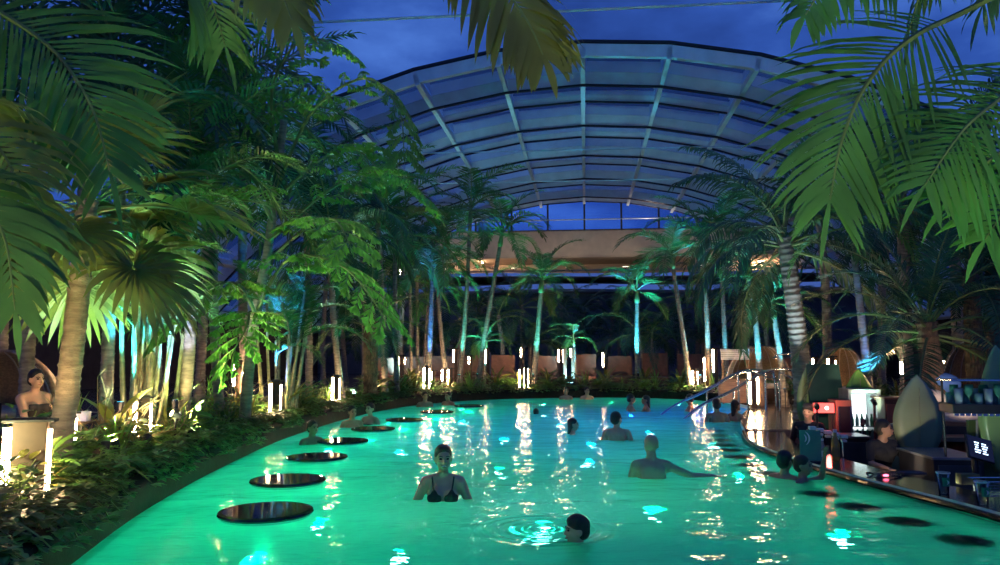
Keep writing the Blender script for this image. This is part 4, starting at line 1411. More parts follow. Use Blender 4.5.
LAMPS = [
    (33, 5.35, 428, 494, 'nearest glowing lamp post at the foot of the foreground palm bed', None, -.25, True, .11),
    (71, 7.6, 418, 446, 'glowing lamp post right behind the ringed foreground trunk', None, 0, True, .06),
    (146, 8.5, 402, 432, 'glowing lamp post at the foot of the cyan canes', None, 0, True, .06),
    (277, 11.9, 384, 412, 'glowing lamp post at the foot of the deep blue canes', None, 0, True, .06),
    (239, 13.0, 364, 386, 'left one of two glowing lamp tubes behind the twiggy shrub', GZ, 0, False, .05),
    (249, 13.0, 372, 414, 'right one of two glowing lamp tubes behind the twiggy shrub', GZ, 0, False, .05),
    (76, 11.5, 360, 375, 'small glowing lamp post on the deck behind the foreground trunk', GZ, 0, False, .05),
    (337, 14.0, 378, 400, 'glowing lamp post left of the fibrous trunk', None, 0, True, .05),
    (339, 18.5, 352, 366, 'glowing lamp post deep behind the jungle edge', GZ, 0, False, .05),
    (378, 15.6, 374, 387, 'glowing lamp post right of the fibrous trunk', None, 0, False, .05),
    (402, 26.0, 357, 364, 'short glowing lamp behind the violet grey trunk', GZ, 0, True, .08),
    (427, 20.8, 368, 388, 'glowing lamp post before the blue lit trunk', None, 0, True, .05),
    (434, 22.0, 372, 384, 'glowing lamp post just right of the blue lit trunk', None, 0, False, .05),
    (445, 22.0, 370, 381, 'glowing lamp post at the foot of the rust lit trunk', None, 0, False, .05),
    (451, 22.0, 370, 384, 'glowing lamp post between the rust lit trunk and the pale green trunk', None, 0, False, .05),
    (456, 27.0, 350, 362, 'raised glowing lamp behind the tall pale green trunk', GZ, 0, False, .06),
    (471, 28.0, 357, 364, 'small glowing lamp among the loungers beside the small blue palm', GZ, 0, False, .05),
    (488, 26.5, 350, 363, 'raised glowing lamp right of the leaning palm', GZ, 0, False, .06),
    (522, 23.2, 370, 387, 'left tube lamp of the twin posts at the foot of the single ringed palm', None, 0, False, .05),
    (526, 23.2, 368, 388, 'right tube lamp of the twin posts at the foot of the single ringed palm', None, 0, True, .05),
    (523, 30.0, 348, 357, 'distant glowing lamp behind the single ringed palm', GZ, 0, False, .05),
    (561, 28.0, 350, 362, 'left glowing post of the far trio beside the small cyan palm', GZ, 0, False, .06),
    (565, 28.5, 350, 362, 'middle glowing post of the far trio beside the small cyan palm', GZ, 0, False, .06),
    (573, 29.0, 349, 357, 'right glowing post of the far trio beside the small cyan palm', GZ, 0, False, .06),
    (605, 29.0, 353, 367, 'distant glowing post left of the vivid cyan palm', GZ, 0, False, .05),
    (695, 21.6, 371, 384, 'glowing lamp post at the foot of the violet grey palm', None, 0, True, .05),
    (707, 21.6, 358, 381, 'glowing lamp post beside the straight pale palm', None, 0, False, .05),
    (716, 20.8, 350, 372, 'tall glowing lamp tube between the pale palms and the slatted panel', None, 0, False, .05),
    (753, 17.0, 373, 404, 'bright glowing lamp post on the deck behind the handrails', GZ, 0, True, .06),
    (761, 17.0, 375, 402, 'second bright lamp post on the deck behind the handrails', GZ, 0, False, .06),
    (796, 22.0, 357, 366, 'short glowing lamp left of the thick coconut trunk', GZ, 0, True, .06),
    (816, 20.0, 359, 364, 'tiny glowing lamp right of the thick coconut trunk', GZ, 0, False, .05),
    (832, 15.5, 359, 378, 'glowing lamp post between the green panel and the small surfboard', GZ, 0, True, .05),
    (906, 13.4, 362, 374, 'glowing lamp post behind the large surfboard', GZ, 0, False, .05),
    (940, 22.0, 362, 368, 'left one of two lamps beyond the pale daybed', GZ, 0, False, .05),
    (947, 22.0, 361, 368, 'right one of two lamps beyond the pale daybed', GZ, 0, False, .05),
]
for a in LAMPS:
    lamp_post(*a)
# unseen posts added on the near terraces to light the foreground fronds
lamp_post(-420, 3.6, 395, 560, 'added unseen lamp post beside the foreground palm of the planting bed', BZ, .3, True, .1)
lamp_post(2409, 2.2, 420, 660, 'added unseen lamp post beside the foreground palm of the bar', GZ, -.3, True, .1)

# ================================================================== IN THE POOL
M_DISC = mat('black_gloss_disc', (0.010, 0.011, 0.012), 0.06, var=0.4, scale=15, spec=0.6)
M_PED = mat('white_pedestal', (0.7, 0.78, 0.74), 0.4, var=0.06)
TABLES = [(266, 511, 'nearest to the kerb of the canes'), (288, 479.5, 'second along the kerb from the open end'), (317, 456.5, 'third along the kerb from the open end'),
          (343, 440.5, 'fourth along the kerb'), (373, 428.5, 'fifth along the kerb, before a bather'),
          (405, 419.5, 'sixth along the kerb'), (437, 411.5, 'seventh along the kerb, by the far bathers'), (469, 405.5, 'last along the kerb')]
for i, (px, py, w) in enumerate(TABLES):
    p = onz(px, py, 0.06)
    t = thing('pool_table', 'round black table standing in the water, ' + w, 'table', (p.x, p.y, PD), 0, 'round tables standing in the pool')
    zt = -PD + .03
    MB().lathe([(.30, 0), (.30, .03), (.16, .06), (.125, .12), (.125, zt - .12), (.18, zt - .03), (.2, zt)], 20).build('pedestal', M_PED, t, smooth=True)
    MB().lathe([(.33, zt), (.365, zt + .008), (.372, zt + .022), (.365, zt + .036), (.33, zt + .04)], 40).build('table_top', M_DISC, t)
    MB().lathe([(.345, zt - .012), (.345, zt + .002)], 40, caps=False).build('trim_ring', M_METAL, t)
    lamp('POINT', 'pool_table_glow', (.0, -.34, .35), GREEN, 9, t, .1)
STOOLS = [(964, 540), (905, 521), (858, 506.5), (818, 493.5), (764, 473), (751, 465), (738, 457), (728, 450), (723, 445), (719, 440), (717, 435.5), (715, 431)]
for i, (px, py) in enumerate(STOOLS):
    p = onz(px, py, 0.0)
    t = thing('bar_stool', 'dark round stool seat awash in front of the pool bar', 'stool', (p.x, p.y, PD), 0, 'stools along the pool bar')
    zt = -PD - .055
    MB().lathe([(.16, 0), (.16, .02), (.05, .05), (.045, zt - .05), (.1, zt)], 14).build('post', M_METAL, t, smooth=True)
    MB().lathe([(.15, zt - .005), (.185, zt + .005), (.19, zt + .022), (.17, zt + .036), (.05, zt + .04)], 28).build('seat', M_BLACKC, t, smooth=True)

# ---- people --------------------------------------------------------------
def fuse(mb, voxel, name, m, parent, loc=None, smooth=4):
    """one continuous skin over overlapping solids"""
    me = mb.mesh(name + '_raw', [m])
    o = bpy.data.objects.new(name + '_raw', me)
    COL.objects.link(o)
    r = o.modifiers.new('r', 'REMESH'); r.mode = 'VOXEL'; r.voxel_size = voxel; r.use_smooth_shade = True
    sm = o.modifiers.new('s', 'SMOOTH'); sm.factor = .5; sm.iterations = smooth
    dg = bpy.context.evaluated_depsgraph_get()
    new = bpy.data.meshes.new_from_object(o.evaluated_get(dg))
    new.name = name
    bpy.data.objects.remove(o); bpy.data.meshes.remove(me)
    new.polygons.foreach_set('use_smooth', [True] * len(new.polygons))
    return link(name, new, parent, loc)
def cap(mb, a, b, ra, rb):
    a, b = Vector(a), Vector(b)
    mb.tube([a, a.lerp(b, .5), b], [ra, (ra + rb) / 2 * 1.02, rb], 12)
    mb.ell(a, (ra,) * 3, u=10, v=7); mb.ell(b, (rb,) * 3, u=10, v=7)
def hand(mb, w, d, side, s=1.0, curl=.35):
    """palm, four unequal bent fingers and a thumb"""
    w = Vector(w); d = Vector(d).normalized()
    sd = d.cross(Vector((0, 0, 1)))
    sd = sd.normalized() if sd.length > .2 else Vector((1, 0, 0))
    dn = d.cross(sd).normalized()
    if dn.z > 0: dn = -dn
    c = w + d * .055 * s
    M = Matrix((sd, dn, d)).transposed()
    mb.ell(c, (.04 * s, .016 * s, .055 * s), M, 10, 8)
    for i, L in enumerate((.066, .075, .07, .055)):
        a = w + d * .095 * s + sd * (i - 1.5) * .021 * s
        m_ = a + d * L * .5 * s + dn * curl * .012 * s
        e = m_ + (d * (1 - curl * .5) + dn * curl).normalized() * L * .5 * s
        cap(mb, a, m_, .0095 * s, .009 * s); cap(mb, m_, e, .009 * s, .0075 * s)
    a = w + d * .035 * s - sd * .03 * s * side
    b = a + (d * .6 - sd * side).normalized() * .04 * s
    cap(mb, a, b, .012 * s, .010 * s); cap(mb, b, b + (d - sd * .3 * side).normalized() * .03 * s, .010 * s, .008 * s)
def head_shapes(mb, M, s):
    def e(c, r): mb.ell(M @ Vector(c) , tuple(v * s for v in r), M.to_3x3().normalized(), 14, 10)
    e((0, .012, .025), (.075, .094, .089)); e((0, -.020, -.030), (.062, .070, .084)); e((0, -.056, -.086), (.028, .028, .024))
    e((0, -.070, .020), (.048, .022, .012)); e((0, -.05, -.045), (.05, .04, .045))
    cap(mb, M @ Vector((0, -.084, .006)), M @ Vector((0, -.106, -.028)), .009 * s, .014 * s)
    for k in (-1, 1):
        e((.074 * k, .012, -.014), (.012, .022, .031)); e((.033 * k, -.062, -.03), (.024, .024, .02))
def person(label, loc, rz=0, s=1.0, arms=None, legs=None, hair='short', skin=None, female=False, turn=0.0, nod=0.0, lean=(0, 0), voxel=.014, face=True, cloth=None, group=None, sit=False, hairm=None):
    """standing figure facing local -Y with its feet at the origin; joints in metres of a 1.70 m person"""
    t = thing('person', label, 'person', loc, rz, group)
    skin = skin or M_SKIN
    k = s
    def V(x, y, z): return Vector((x, y, z)) * k
    lx, ly = lean
    def up(x, y, z):          # lean of the trunk about the hips
        h = max(0, z - .9)
        return V(x + lx * h, y + ly * h, z)
    mb = MB()
    def el(c, r, rot=None): mb.ell(c, tuple(v * k for v in r), rot, 16, 11)
    wq = .92 if female else 1.0
    el(up(0, 0, .93), (.165, .115, .12)); el(up(0, -.004, 1.08), (.132 * wq, .10, .14)); el(up(0, -.006, 1.24), (.158 * wq, .112, .15))
    el(up(0, .012, 1.33), (.165 * wq, .092, .10))
    for q in (-1, 1):
        cap(mb, up(.04 * q, .008, 1.40), up(.165 * q * wq, .008, 1.375), .05 * k, .052 * k)
        el(up(.172 * q * wq, .006, 1.355), (.056, .058, .062))
        if female: el(up(.072 * q, -.098, 1.255), (.068, .058, .066))
        else: el(up(.075 * q, -.075, 1.275), (.075, .04, .06))
        el(up(.075 * q, .07, 1.29), (.065, .035, .09))
    cap(mb, up(0, .012, 1.38), up(0, -.002, 1.50), .056 * k if not female else .049 * k, .052 * k if not female else .045 * k)
    # arms
    for q in (-1, 1):
        sh = up(.18 * q * wq, .005, 1.36)
        el_, wr = (arms or {}).get(q, (None, None))
        if el_ is None:
            el_, wr = (.27 * q, .03, 1.09), (.30 * q, -.10, .86)
        el_, wr = V(*el_), V(*wr)
        cap(mb, sh, el_, .047 * k, .038 * k); cap(mb, el_, el_.lerp(wr, .3), .038 * k, .040 * k); cap(mb, el_.lerp(wr, .3), wr, .040 * k, .026 * k)
        hand(mb, wr, wr - el_, q, k)
    for q in (-1, 1):
        hp = V(.085 * q, 0, .90)
        kn, an = (legs or {}).get(q, ((.10 * q, -.02, .49), (.10 * q, .02, .09)))
        kn, an = V(*kn), V(*an)
        cap(mb, hp, kn, .082 * k, .055 * k); cap(mb, kn, kn.lerp(an, .3), .053 * k, .056 * k); cap(mb, kn.lerp(an, .3), an, .056 * k, .036 * k)
        ft = an + V(0, -.13, -.05)
        cap(mb, an + V(0, .02, -.045), ft, .038 * k, .032 * k)
    # head
    hc = up(0, -.012, 1.585)
    M = Matrix.Translation(hc) @ Matrix.Rotation(turn, 4, 'Z') @ Matrix.Rotation(nod, 4, 'X') @ Matrix.Scale(k, 4)
    head_shapes(mb, M, k)
    fuse(mb, voxel, 'body', skin, t)
    if cloth:
        cb = MB()
        g = 1.06
        def ce(c, r): cb.ell(c, tuple(v * k * g for v in r), None, 16, 11)
        ce(up(0, 0, .93), (.17, .12, .125)); ce(up(0, -.004, 1.08), (.135 * wq, .103, .14)); ce(up(0, -.008, 1.22), (.16 * wq, .116, .13))
        if female:
            for q in (-1, 1): ce(up(.072 * q, -.098, 1.25), (.069, .06, .064))
        if cloth == 'shirt':
            for q in (-1, 1):
                ce(up(.075 * q, -.078, 1.275), (.082, .05, .068)); ce(up(.075 * q, .072, 1.29), (.07, .042, .095))
            ce(up(0, .012, 1.33), (.168 * wq, .095, .10))
            for q in (-1, 1):
                cap(cb, up(.05 * q, .008, 1.395), up(.17 * q * wq, .008, 1.375), .056 * k, .060 * k)
                e0 = (arms or {}).get(q, ((.27 * q, .03, 1.09), 0))[0]
                sh = up(.18 * q * wq, .005, 1.36)
                cap(cb, sh, sh.lerp(V(*e0), .85), .056 * k, .048 * k)
                cap(cb, V(.085 * q, 0, .90), V(.10 * q, -.02, .49), .092 * k, .068 * k); cap(cb, V(.10 * q, -.02, .49), V(.10 * q, .02, .10), .066 * k, .054 * k)
        fuse(cb, .014, 'shirt' if cloth == 'shirt' else 'swimsuit', M_BLACKC, t)
    Mr = M.to_3x3().normalized()
    if hair:
        hb = MB()
        def he(c, r): hb.ell(M @ Vector(c), tuple(v * k for v in r), Mr, 16, 11)
        he((0, .024, .038), (.083, .098, .090)); he((0, .045, -.005), (.080, .075, .085))
        if hair == 'long':
            he((0, .075, -.07), (.07, .04, .10)); he((0, .085, -.16), (.05, .035, .09))
        if hair == 'tied':
            he((0, .115, .03), (.035, .035, .04)); he((0, -.03, .088), (.06, .045, .028))
        if hair == 'full':
            he((0, .01, .06), (.088, .095, .078)); he((0, -.045, .075), (.065, .045, .035))
        fuse(hb, .012, 'hair', hairm or M_HAIR, t, smooth=3)
    if face:
        for q in (-1, 1):
            MB().ell(M @ Vector((.031 * q, -.080, .004)), (.015 * k, .010 * k, .009 * k), Mr, 10, 7).build('eye', M_EYE, t, smooth=True)
            MB().tube([M @ Vector((.014 * q, -.092, .022)), M @ Vector((.032 * q, -.089, .028)), M @ Vector((.05 * q, -.074, .021))], .0045 * k, 5).build('eyebrow', M_HAIR, t)
        MB().tube([M @ Vector((-.030, -.080, -.052)), M @ Vector((0, -.094, -.067)), M @ Vector((.030, -.080, -.052))], [.004 * k, .007 * k, .004 * k], 6).build('lips', M_LIP, t)
    t['k'] = k
    return t, M, k, up

FL = PD
def stand(px, py):
    p = onz(px, py, 0)
    return Vector((p.x, p.y, FL))
# woman in a black bikini, facing the camera and smiling
p = stand(443, 499)
w, M, k, up = person('smiling woman in a black bikini standing chest deep in the water', p, .06, 1.0,
      arms={-1: ((-.27, .0, 1.13), (-.40, -.16, 1.02)), 1: ((.265, .0, 1.12), (.36, -.2, 1.0))}, hair='tied', female=True, turn=.12, voxel=.011)
Mr = M.to_3x3().normalized()
MB().ell(M @ Vector((0, -.090, -.060)), (.021 * k, .008 * k, .006 * k), Mr, 10, 6).build('teeth', M_TEETH, w, smooth=True)
bk = MB()
for q in (-1, 1):
    c = up(.074 * q, -.104, 1.248)
    bk.ell(c, (.070 * k, .062 * k, .058 * k), None, 14, 10)
    cap(bk, up(.076 * q, -.122, 1.265), up(.080 * q, -.142, 1.325), .044 * k, .012 * k)
top = fuse(bk, .010, 'bikini_top', M_BLACKC, w, smooth=3)
for q in (-1, 1):
    MB().tube([up(.078 * q, -.150, 1.31), up(.088 * q, -.112, 1.36), up(.098 * q, -.052, 1.418), up(.096 * q, .03, 1.425), up(.08 * q, .10, 1.36)], .007, 6).build('shoulder_strap', M_BLACKC, w)
MB().tube([up(.13 * math.sin(a), -.11 * math.cos(a) - .01, 1.205) for a in [math.pi * 2 * i / 20 for i in range(21)]], .012, 6, caps=False).build('band', M_BLACKC, w)

# bald man seen from behind, one arm stretched over the water
p = stand(652, 478)
person('bald man seen from behind with one arm stretched over the water', p, math.pi - .12, .985,
       arms={-1: ((-.44, -.12, 1.245), (-.68, -.20, 1.235)), 1: ((.24, -.10, 1.12), (.15, -.32, 1.05))}, hair=None, turn=.35, voxel=.011, lean=(0, -.06))
# boy in profile
p = stand(578, 541)
person('dark haired boy in profile with his chin at the water', p, -math.pi / 2 + .15, .818,
       arms={-1: ((-.26, -.18, 1.20), (-.22, -.46, 1.15)), 1: ((.28, -.14, 1.2), (.32, -.4, 1.15))}, hair='full', skin=M_SKIN, voxel=.011)
# others in the open water
person('man with short black hair and bare shoulders looking over the water', stand(617, 440), math.pi - .1, .97, turn=-.7)
person('girl with long dark hair in profile, only her head above water', stand(573, 434), math.pi / 2 - .2, .87, hair='long', female=True, turn=.15, cloth='suit')
person('child swimming far out with only a dark crown of hair showing', stand(536, 414), math.pi, .79, face=False)
person('left one of a couple facing each other at the blue lit steps', stand(631, 411), math.pi / 2, .95, turn=0, hair='short', skin=M_SKIN2)
person('right one of a couple facing each other at the blue lit steps', stand(646, 411), -math.pi / 2, .93, hair='long', female=True, skin=M_SKIN2, cloth='suit')
person('bather sitting low beside the handrails', stand(690, 411), -math.pi / 2 - .4, .95, skin=M_SKIN2)
person('broad man seen from behind at the end of the pool bar', stand(717, 422), math.pi, .98, skin=M_SKIN2, hair='full')
person('bather beside the broad man at the end of the pool bar', stand(736, 421), math.pi / 2 + .5, .96, skin=M_SKIN2, hair='long', female=True, cloth='suit')
person('bather with short hair sitting at the pool bar before the green card', stand(785, 478), math.pi / 2 + .6, .88, skin=M_SKIN2, hair='full',
       arms={1: ((.22, -.22, 1.18), (.1, -.42, 1.25))})
person('bather with a raised forearm sitting at the pool bar', stand(803, 481), -math.pi / 2 - .6 + math.pi, .87, skin=M_SKIN2, hair='short',
       arms={1: ((.24, -.16, 1.42), (.16, -.22, 1.68)), -1: ((-.24, -.2, 1.18), (-.16, -.42, 1.2))})
person('pale bather standing behind the fifth round table', stand(370, 424), -.5, .95, female=True, hair='tied', cloth='suit')
person('bather with dark hair by the kerb, beside the pale bather', stand(352, 427), .6, .94, skin=M_SKIN2)
person('bather close to the kerb behind the third round table', stand(312, 444), .9, .92, skin=M_SKIN2)
person('bather leaning at the seventh round table', stand(425, 406.9), .4, .94, skin=M_SKIN2)
person('bather at the edge beside the seventh round table', stand(448, 405.2), -.6, .92, skin=M_SKIN2, hair='long')
person('bather resting at the far rim, below the far trio of posts', stand(566, 399.5), 0, .93, female=True, hair='tied', cloth='suit')
person('bather resting at the far rim, right of the other one', stand(587, 399.5), .3, .93, hair='short')

# ---- handrails into the pool
def rail(pts, r, parent, name='rail'):
    return MB().tube(crom(pts, 6), r, 8).build(name, M_METAL, parent, smooth=True)
for i, (ax, ay, bx, by, Y0, Y1, lab) in enumerate(((664, 413, 741, 372, 16.6, 16.8, 'steel handrail sloping into the blue lit water, by the couple'), (690, 414, 768, 371, 15.6, 16.0, 'steel handrail sloping into the blue lit water, by the broad man'))):
    a = at(ax, ay, Y0); b = at(bx, by, Y1)
    t = thing('handrail', lab, 'handrail', (b.x, b.y, GZ), 0, None)
    base = Vector((b.x, b.y, GZ))
    a2 = a + (a - b).normalized() * 1.6; a2.z = PD
    q = [a2 - base, a - base, a.lerp(b, .5) - base, b - base, b - base + Vector((.7, .25, 0)), b - base + Vector((.85, .3, -.12)), Vector((b.x - base.x + .88, b.y - base.y + .3, -.02))]
    rail(q, .03, t)
    MB().tube([a.lerp(b, .96) - base, Vector(((a.lerp(b, .96) - base).x, (a.lerp(b, .96) - base).y, -.02))], .025, 8).build('post', M_METAL, t)
    m_ = a.lerp(b, .55) - base
    MB().tube([m_, Vector((m_.x, m_.y, PD - GZ))], .02, 8).build('post', M_METAL, t)
# gate frames and shower on the deck
t = thing('deck_barrier', 'looped steel barrier on the deck behind the lamp posts', 'barrier', onx(775, 15.6, GZ))
b = onx(775, 15.6, GZ)
for (x0, x1, yt) in ((747, 779, 372), (779, 803, 374)):
    p0, p1 = at(x0, yt, 15.6) - b, at(x1, yt + 8, 15.6) - b
    rail([Vector((p0.x, p0.y, 0)), p0 - Vector((0, 0, .05)), p0 + Vector((.06, 0, 0)), p1 - Vector((.06, 0, 0)), p1 - Vector((0, 0, .05)), Vector((p1.x, p1.y, 0))], .02, t)
b = onx(790, 16.5, GZ)
t = thing('pool_shower', 'slim steel shower post with bent arm and round head on the deck', 'shower', b)
h = at(786, 354, 16.5).z - GZ
rail([(.12, 0, 0), (.1, 0, h * .6), (.02, 0, h - .03), (-.06, 0, h), (-.25, 0, h - .01), (-.33, 0, h - .06)], .018, t, 'pipe')
MB().lathe([(.02, .02), (.06, 0), (.06, -.015)], 14, (-.33, 0, h - .08)).build('shower_head', M_METAL, t)
MB().lathe([(.09, 0), (.09, .02)], 14, (.12, 0, 0)).build('foot', M_METAL, t)
# white slatted panel on wooden legs
b = onx(735, 19.0, GZ)
t = thing('slatted_panel', 'white slatted panel standing on a wooden base beside the palms', 'panel', b)
zc = at(735, 355, 19).z - GZ
for i in range(6):
    MB().box((0, 0, zc - .10 + i * .045), (.36, .012, .017)).build('slat', M_WHITE, t)
for q in (-1, 1):
    MB().box((q * .32, .02, (zc + .15) / 2), (.025, .02, (zc + .15) / 2)).build('leg', M_WOOD, t)
MB().box((0, .05, .32), (.42, .03, .3)).build('wood_base', M_WOOD, t)

# ================================================================== POOL BAR
PITZ = -1.15
CT = .06
BP = [p for p in R3 if p.y <= 12.65]
bar = thing('bar_counter', 'long curved black stone bar counter along the water', 'counter', (4.2, 8.0, PITZ))
off0 = Vector((4.2, 8.0, PITZ))
BPL = [p - Vector((off0.x, off0.y, 0)) for p in BP]
def zl(prof): return [(o, z - PITZ) for o, z in prof]
mb = MB(); sweep(BPL, zl([(-.03, CT - .05), (-.045, CT - .03), (-.04, CT - .005), (-.02, CT), (.6, CT), (.62, CT - .02), (.6, CT - .05), (-.03, CT - .05)]), mb)
mb.build('counter_top', M_STONE, bar, smooth=False)
mb = MB(); sweep(BPL, zl([(.0, -.35), (.0, CT - .05)]), mb)
mb.build('front_panel', M_KERB, bar)
mb = MB(); sweep(BPL, zl([(.45, PITZ), (.45, CT - .05)]), mb)
mb.build('inner_panel', M_BLACKM, bar)
mb = MB(); sweep(BPL, zl([(-.06, CT - .075), (-.06, CT - .06), (-.03, CT - .06)]), mb)
mb.build('edge_trim', M_BLACKM, bar)

def on_bar(px, py): return onz(px, py, CT)
# green card with white arcs
p = on_bar(811, 462)
M_CARD = mat('green_acrylic', (.10, .30, .20), .2, var=.1)
t = thing('menu_card', 'upright green acrylic card with a white curved emblem on the bar', 'card', p, -.15)
MB().bbox((0, 0, .19), (.12, .004, .175), .003).build('card', M_CARD, t)
MB().bbox((0, .0, .008), (.13, .05, .008), .003).build('foot', M_BLACKM, t)
def arcstrip(cx, cz, r, a0, a1, w, y, m, parent, name='emblem'):
    P = []
    for i in range(13):
        a = R(a0 + (a1 - a0) * i / 12)
        k = math.sin(math.pi * (i + .6) / 13.2)
        for rr_ in (r - w * k / 2, r + w * k / 2):
            P.append((cx + rr_ * math.cos(a), y, cz + rr_ * math.sin(a)))
    MB().add(P, [(2 * i, 2 * i + 2, 2 * i + 3, 2 * i + 1) for i in range(12)]).build(name, m, parent)
M_PRINT = mat('white_print', (.8, .84, .8), .5, var=.03)
arcstrip(-.10, .27, .09, -55, 60, .018, -.0055, M_PRINT, t)
arcstrip(-.10, .27, .055, -50, 55, .016, -.0055, M_PRINT, t)
# cup rack and bottles
p = on_bar(826, 458); p.y += .15; p.x += .1
t = thing('cup_rack', 'row of stacked white cup trays on thin legs behind the card', 'rack', p, -.2)
for i in range(5):
    MB().bbox((-.18 + i * .085, -.02 * i, .34 - i * .022), (.04, .05, .02), .006).build('tray', M_WHITE, t)
    MB().bbox((-.18 + i * .085, -.02 * i, .29 - i * .022), (.03, .04, .012), .004).build('tray', M_WHITE, t)
for i in range(4):
    MB().tube([(-.18 + i * .115, 0, 0), (-.18 + i * .115, 0, .3 - .03 * i)], .008, 6).build('leg', M_METAL, t)
def bottle(px, py, h, m, capm, label):
    p = on_bar(px, py)
    t = thing('bottle', label, 'bottle', p)
    MB().lathe([(.038 * h / .3, 0), (.04 * h / .3, .01), (.04 * h / .3, h * .5), (.03 * h / .3, h * .65), (.016 * h / .3, h * .78), (.016 * h / .3, h * .9)], 16).build('glass', m, t, smooth=True)
    MB().lathe([(.019 * h / .3, h * .9), (.019 * h / .3, h)], 12).build('cap', capm, t)
    MB().lathe([(.0408 * h / .3, h * .12), (.0408 * h / .3, h * .42)], 16, caps=False).build('label_band', M_WHITE if 'grey' in label else mat('amber_band', (.35, .2, .05), .5), t)
bottle(836, 460, .36, mat('amber_syrup', (.50, .28, .06), .25), M_WHITE, 'amber syrup bottle with a white cap on the bar')
bottle(823, 459, .24, mat('grey_bottle', (.25, .24, .27), .3), M_WHITE, 'small grey bottle between the card and the amber bottle')
# clear cups with green round emblem
M_CUP = mat_glass('clear_cup', (.88, .92, .9), 1.0, .05)
def cup(px, py, label):
    p = on_bar(px, py)
    t = thing('plastic_cup', label, 'cup', p)
    MB().lathe([(.040, 0), (.055, .185), (.058, .19)], 20, caps=False).build('wall', M_CUP, t, smooth=True)
    MB().lathe([(.036, .001), (.036, .006)], 16).build('bottom', M_CUP, t)
    MB().lathe([(.0575, .182), (.060, .19), (.0575, .194)], 20, caps=False).build('lip', M_WHITE, t, smooth=True)
    pts = [(.053 * math.sin(a), -.053 * math.cos(a), .075) for a in [R(-38 + 19 * i) for i in range(5)]] + [(.056 * math.sin(a), -.056 * math.cos(a), .15) for a in [R(-38 + 19 * i) for i in range(5)]]
    MB().add(pts, [(i, i + 1, 6 + i, 5 + i) for i in range(4)]).build('emblem', mat('green_print', (.03, .26, .13), .5, var=.1), t)
    arcstrip(-.015, .11, .024, -60, 60, .009, -.0585, M_PRINT, t, 'emblem')
    arcstrip(-.0, .11, .016, -60, 60, .008, -.0585, M_PRINT, t, 'emblem')
cup(944, 494, 'clear plastic cup with a green emblem standing alone on the bar')
cup(983, 505, 'clear plastic cup with a green emblem beside the wire basket')
# wire basket
p = on_bar(1000, 496); p.x += .08; p.y += .1
t = thing('wire_basket', 'steel wire basket on the bar behind the emblem cup', 'basket', p)
for i in range(13):
    x = -.2 + .4 * i / 12
    MB().tube([(x, -.1, 0), (x, -.12, .12)], .002, 4).build('wire', M_METAL, t)
for i in range(5):
    z = .02 + i * .024
    MB().tube([(-.21, -.1 - .004 * i, z), (.21, -.1 - .004 * i, z)], .002, 4).build('wire', M_METAL, t)
for (a, b) in (((-.22, -.12, .125), (.22, -.12, .125)), ((.22, -.12, .125), (.22, .12, .125)), ((.22, .12, .125), (-.22, .12, .125)), ((-.22, .12, .125), (-.22, -.12, .125))):
    MB().tube([a, b], .005, 6).build('rim', M_METAL, t)
MB().box((0, 0, .004), (.2, .1, .003)).build('base', M_METAL, t)
# ring of clear hose with a pink light on the counter
p = on_bar(884, 476)
t = thing('hose_coil', 'clear plastic hose coil with a small pink light on the bar', 'hose', p)
MB().tube([(.17 * math.cos(a), .10 * math.sin(a), .015 + .01 * math.sin(3 * a)) for a in [R(12 * i) for i in range(31)]], .010, 8, caps=False).build('hose', mat_glass('clear_hose', (.8, .82, .85), 1.0, .1), t, smooth=True)
MB().ell((-.03, -.1, .022), (.03, .012, .012)).build('light', mat_emit('pink_glow', (1.0, .12, .22), 3.0), t, smooth=True)
# papers and small boxes on the counter near the basket
for px, py, lab, c, m in ((968, 484, 'small cardboard box of straws on the bar left of the wire basket', (.09, .05, .05), mat('olive_card', (.16, .14, .06), .7)),
                       (912, 474, 'dark folded bar towel on the counter', (.12, .07, .012), mat('slate_cloth', (.05, .055, .07), .9))):
    p = on_bar(px, py)
    MBx = MB().bbox((0, 0, c[2]), c, .006)
    o = MBx.build('carton' if 'box' in lab else 'bar_towel', m, None, p); tag(o, lab, 'box' if 'box' in lab else 'towel')

# bartenders behind the counter
px_, Yb = 874, 9.7
bx = onx(px_, Yb, PITZ)
person('bartender in black working behind the pool bar by the lit cooler', bx, .2, .965, skin=M_SKIN2, cloth='shirt', hair='short', face=True, voxel=.016, lean=(.0, -.18),
       arms={-1: ((-.27, -.2, 1.15), (-.2, -.42, 1.12)), 1: ((.3, -.15, 1.15), (.25, -.4, 1.1))}, turn=.8)
bx = onx(806, 11.6, PITZ)
person('bartender in dark clothes standing behind the card and cup rack', bx, -.6, 1.0, skin=M_SKIN2, cloth='shirt', hair='full', voxel=.016)

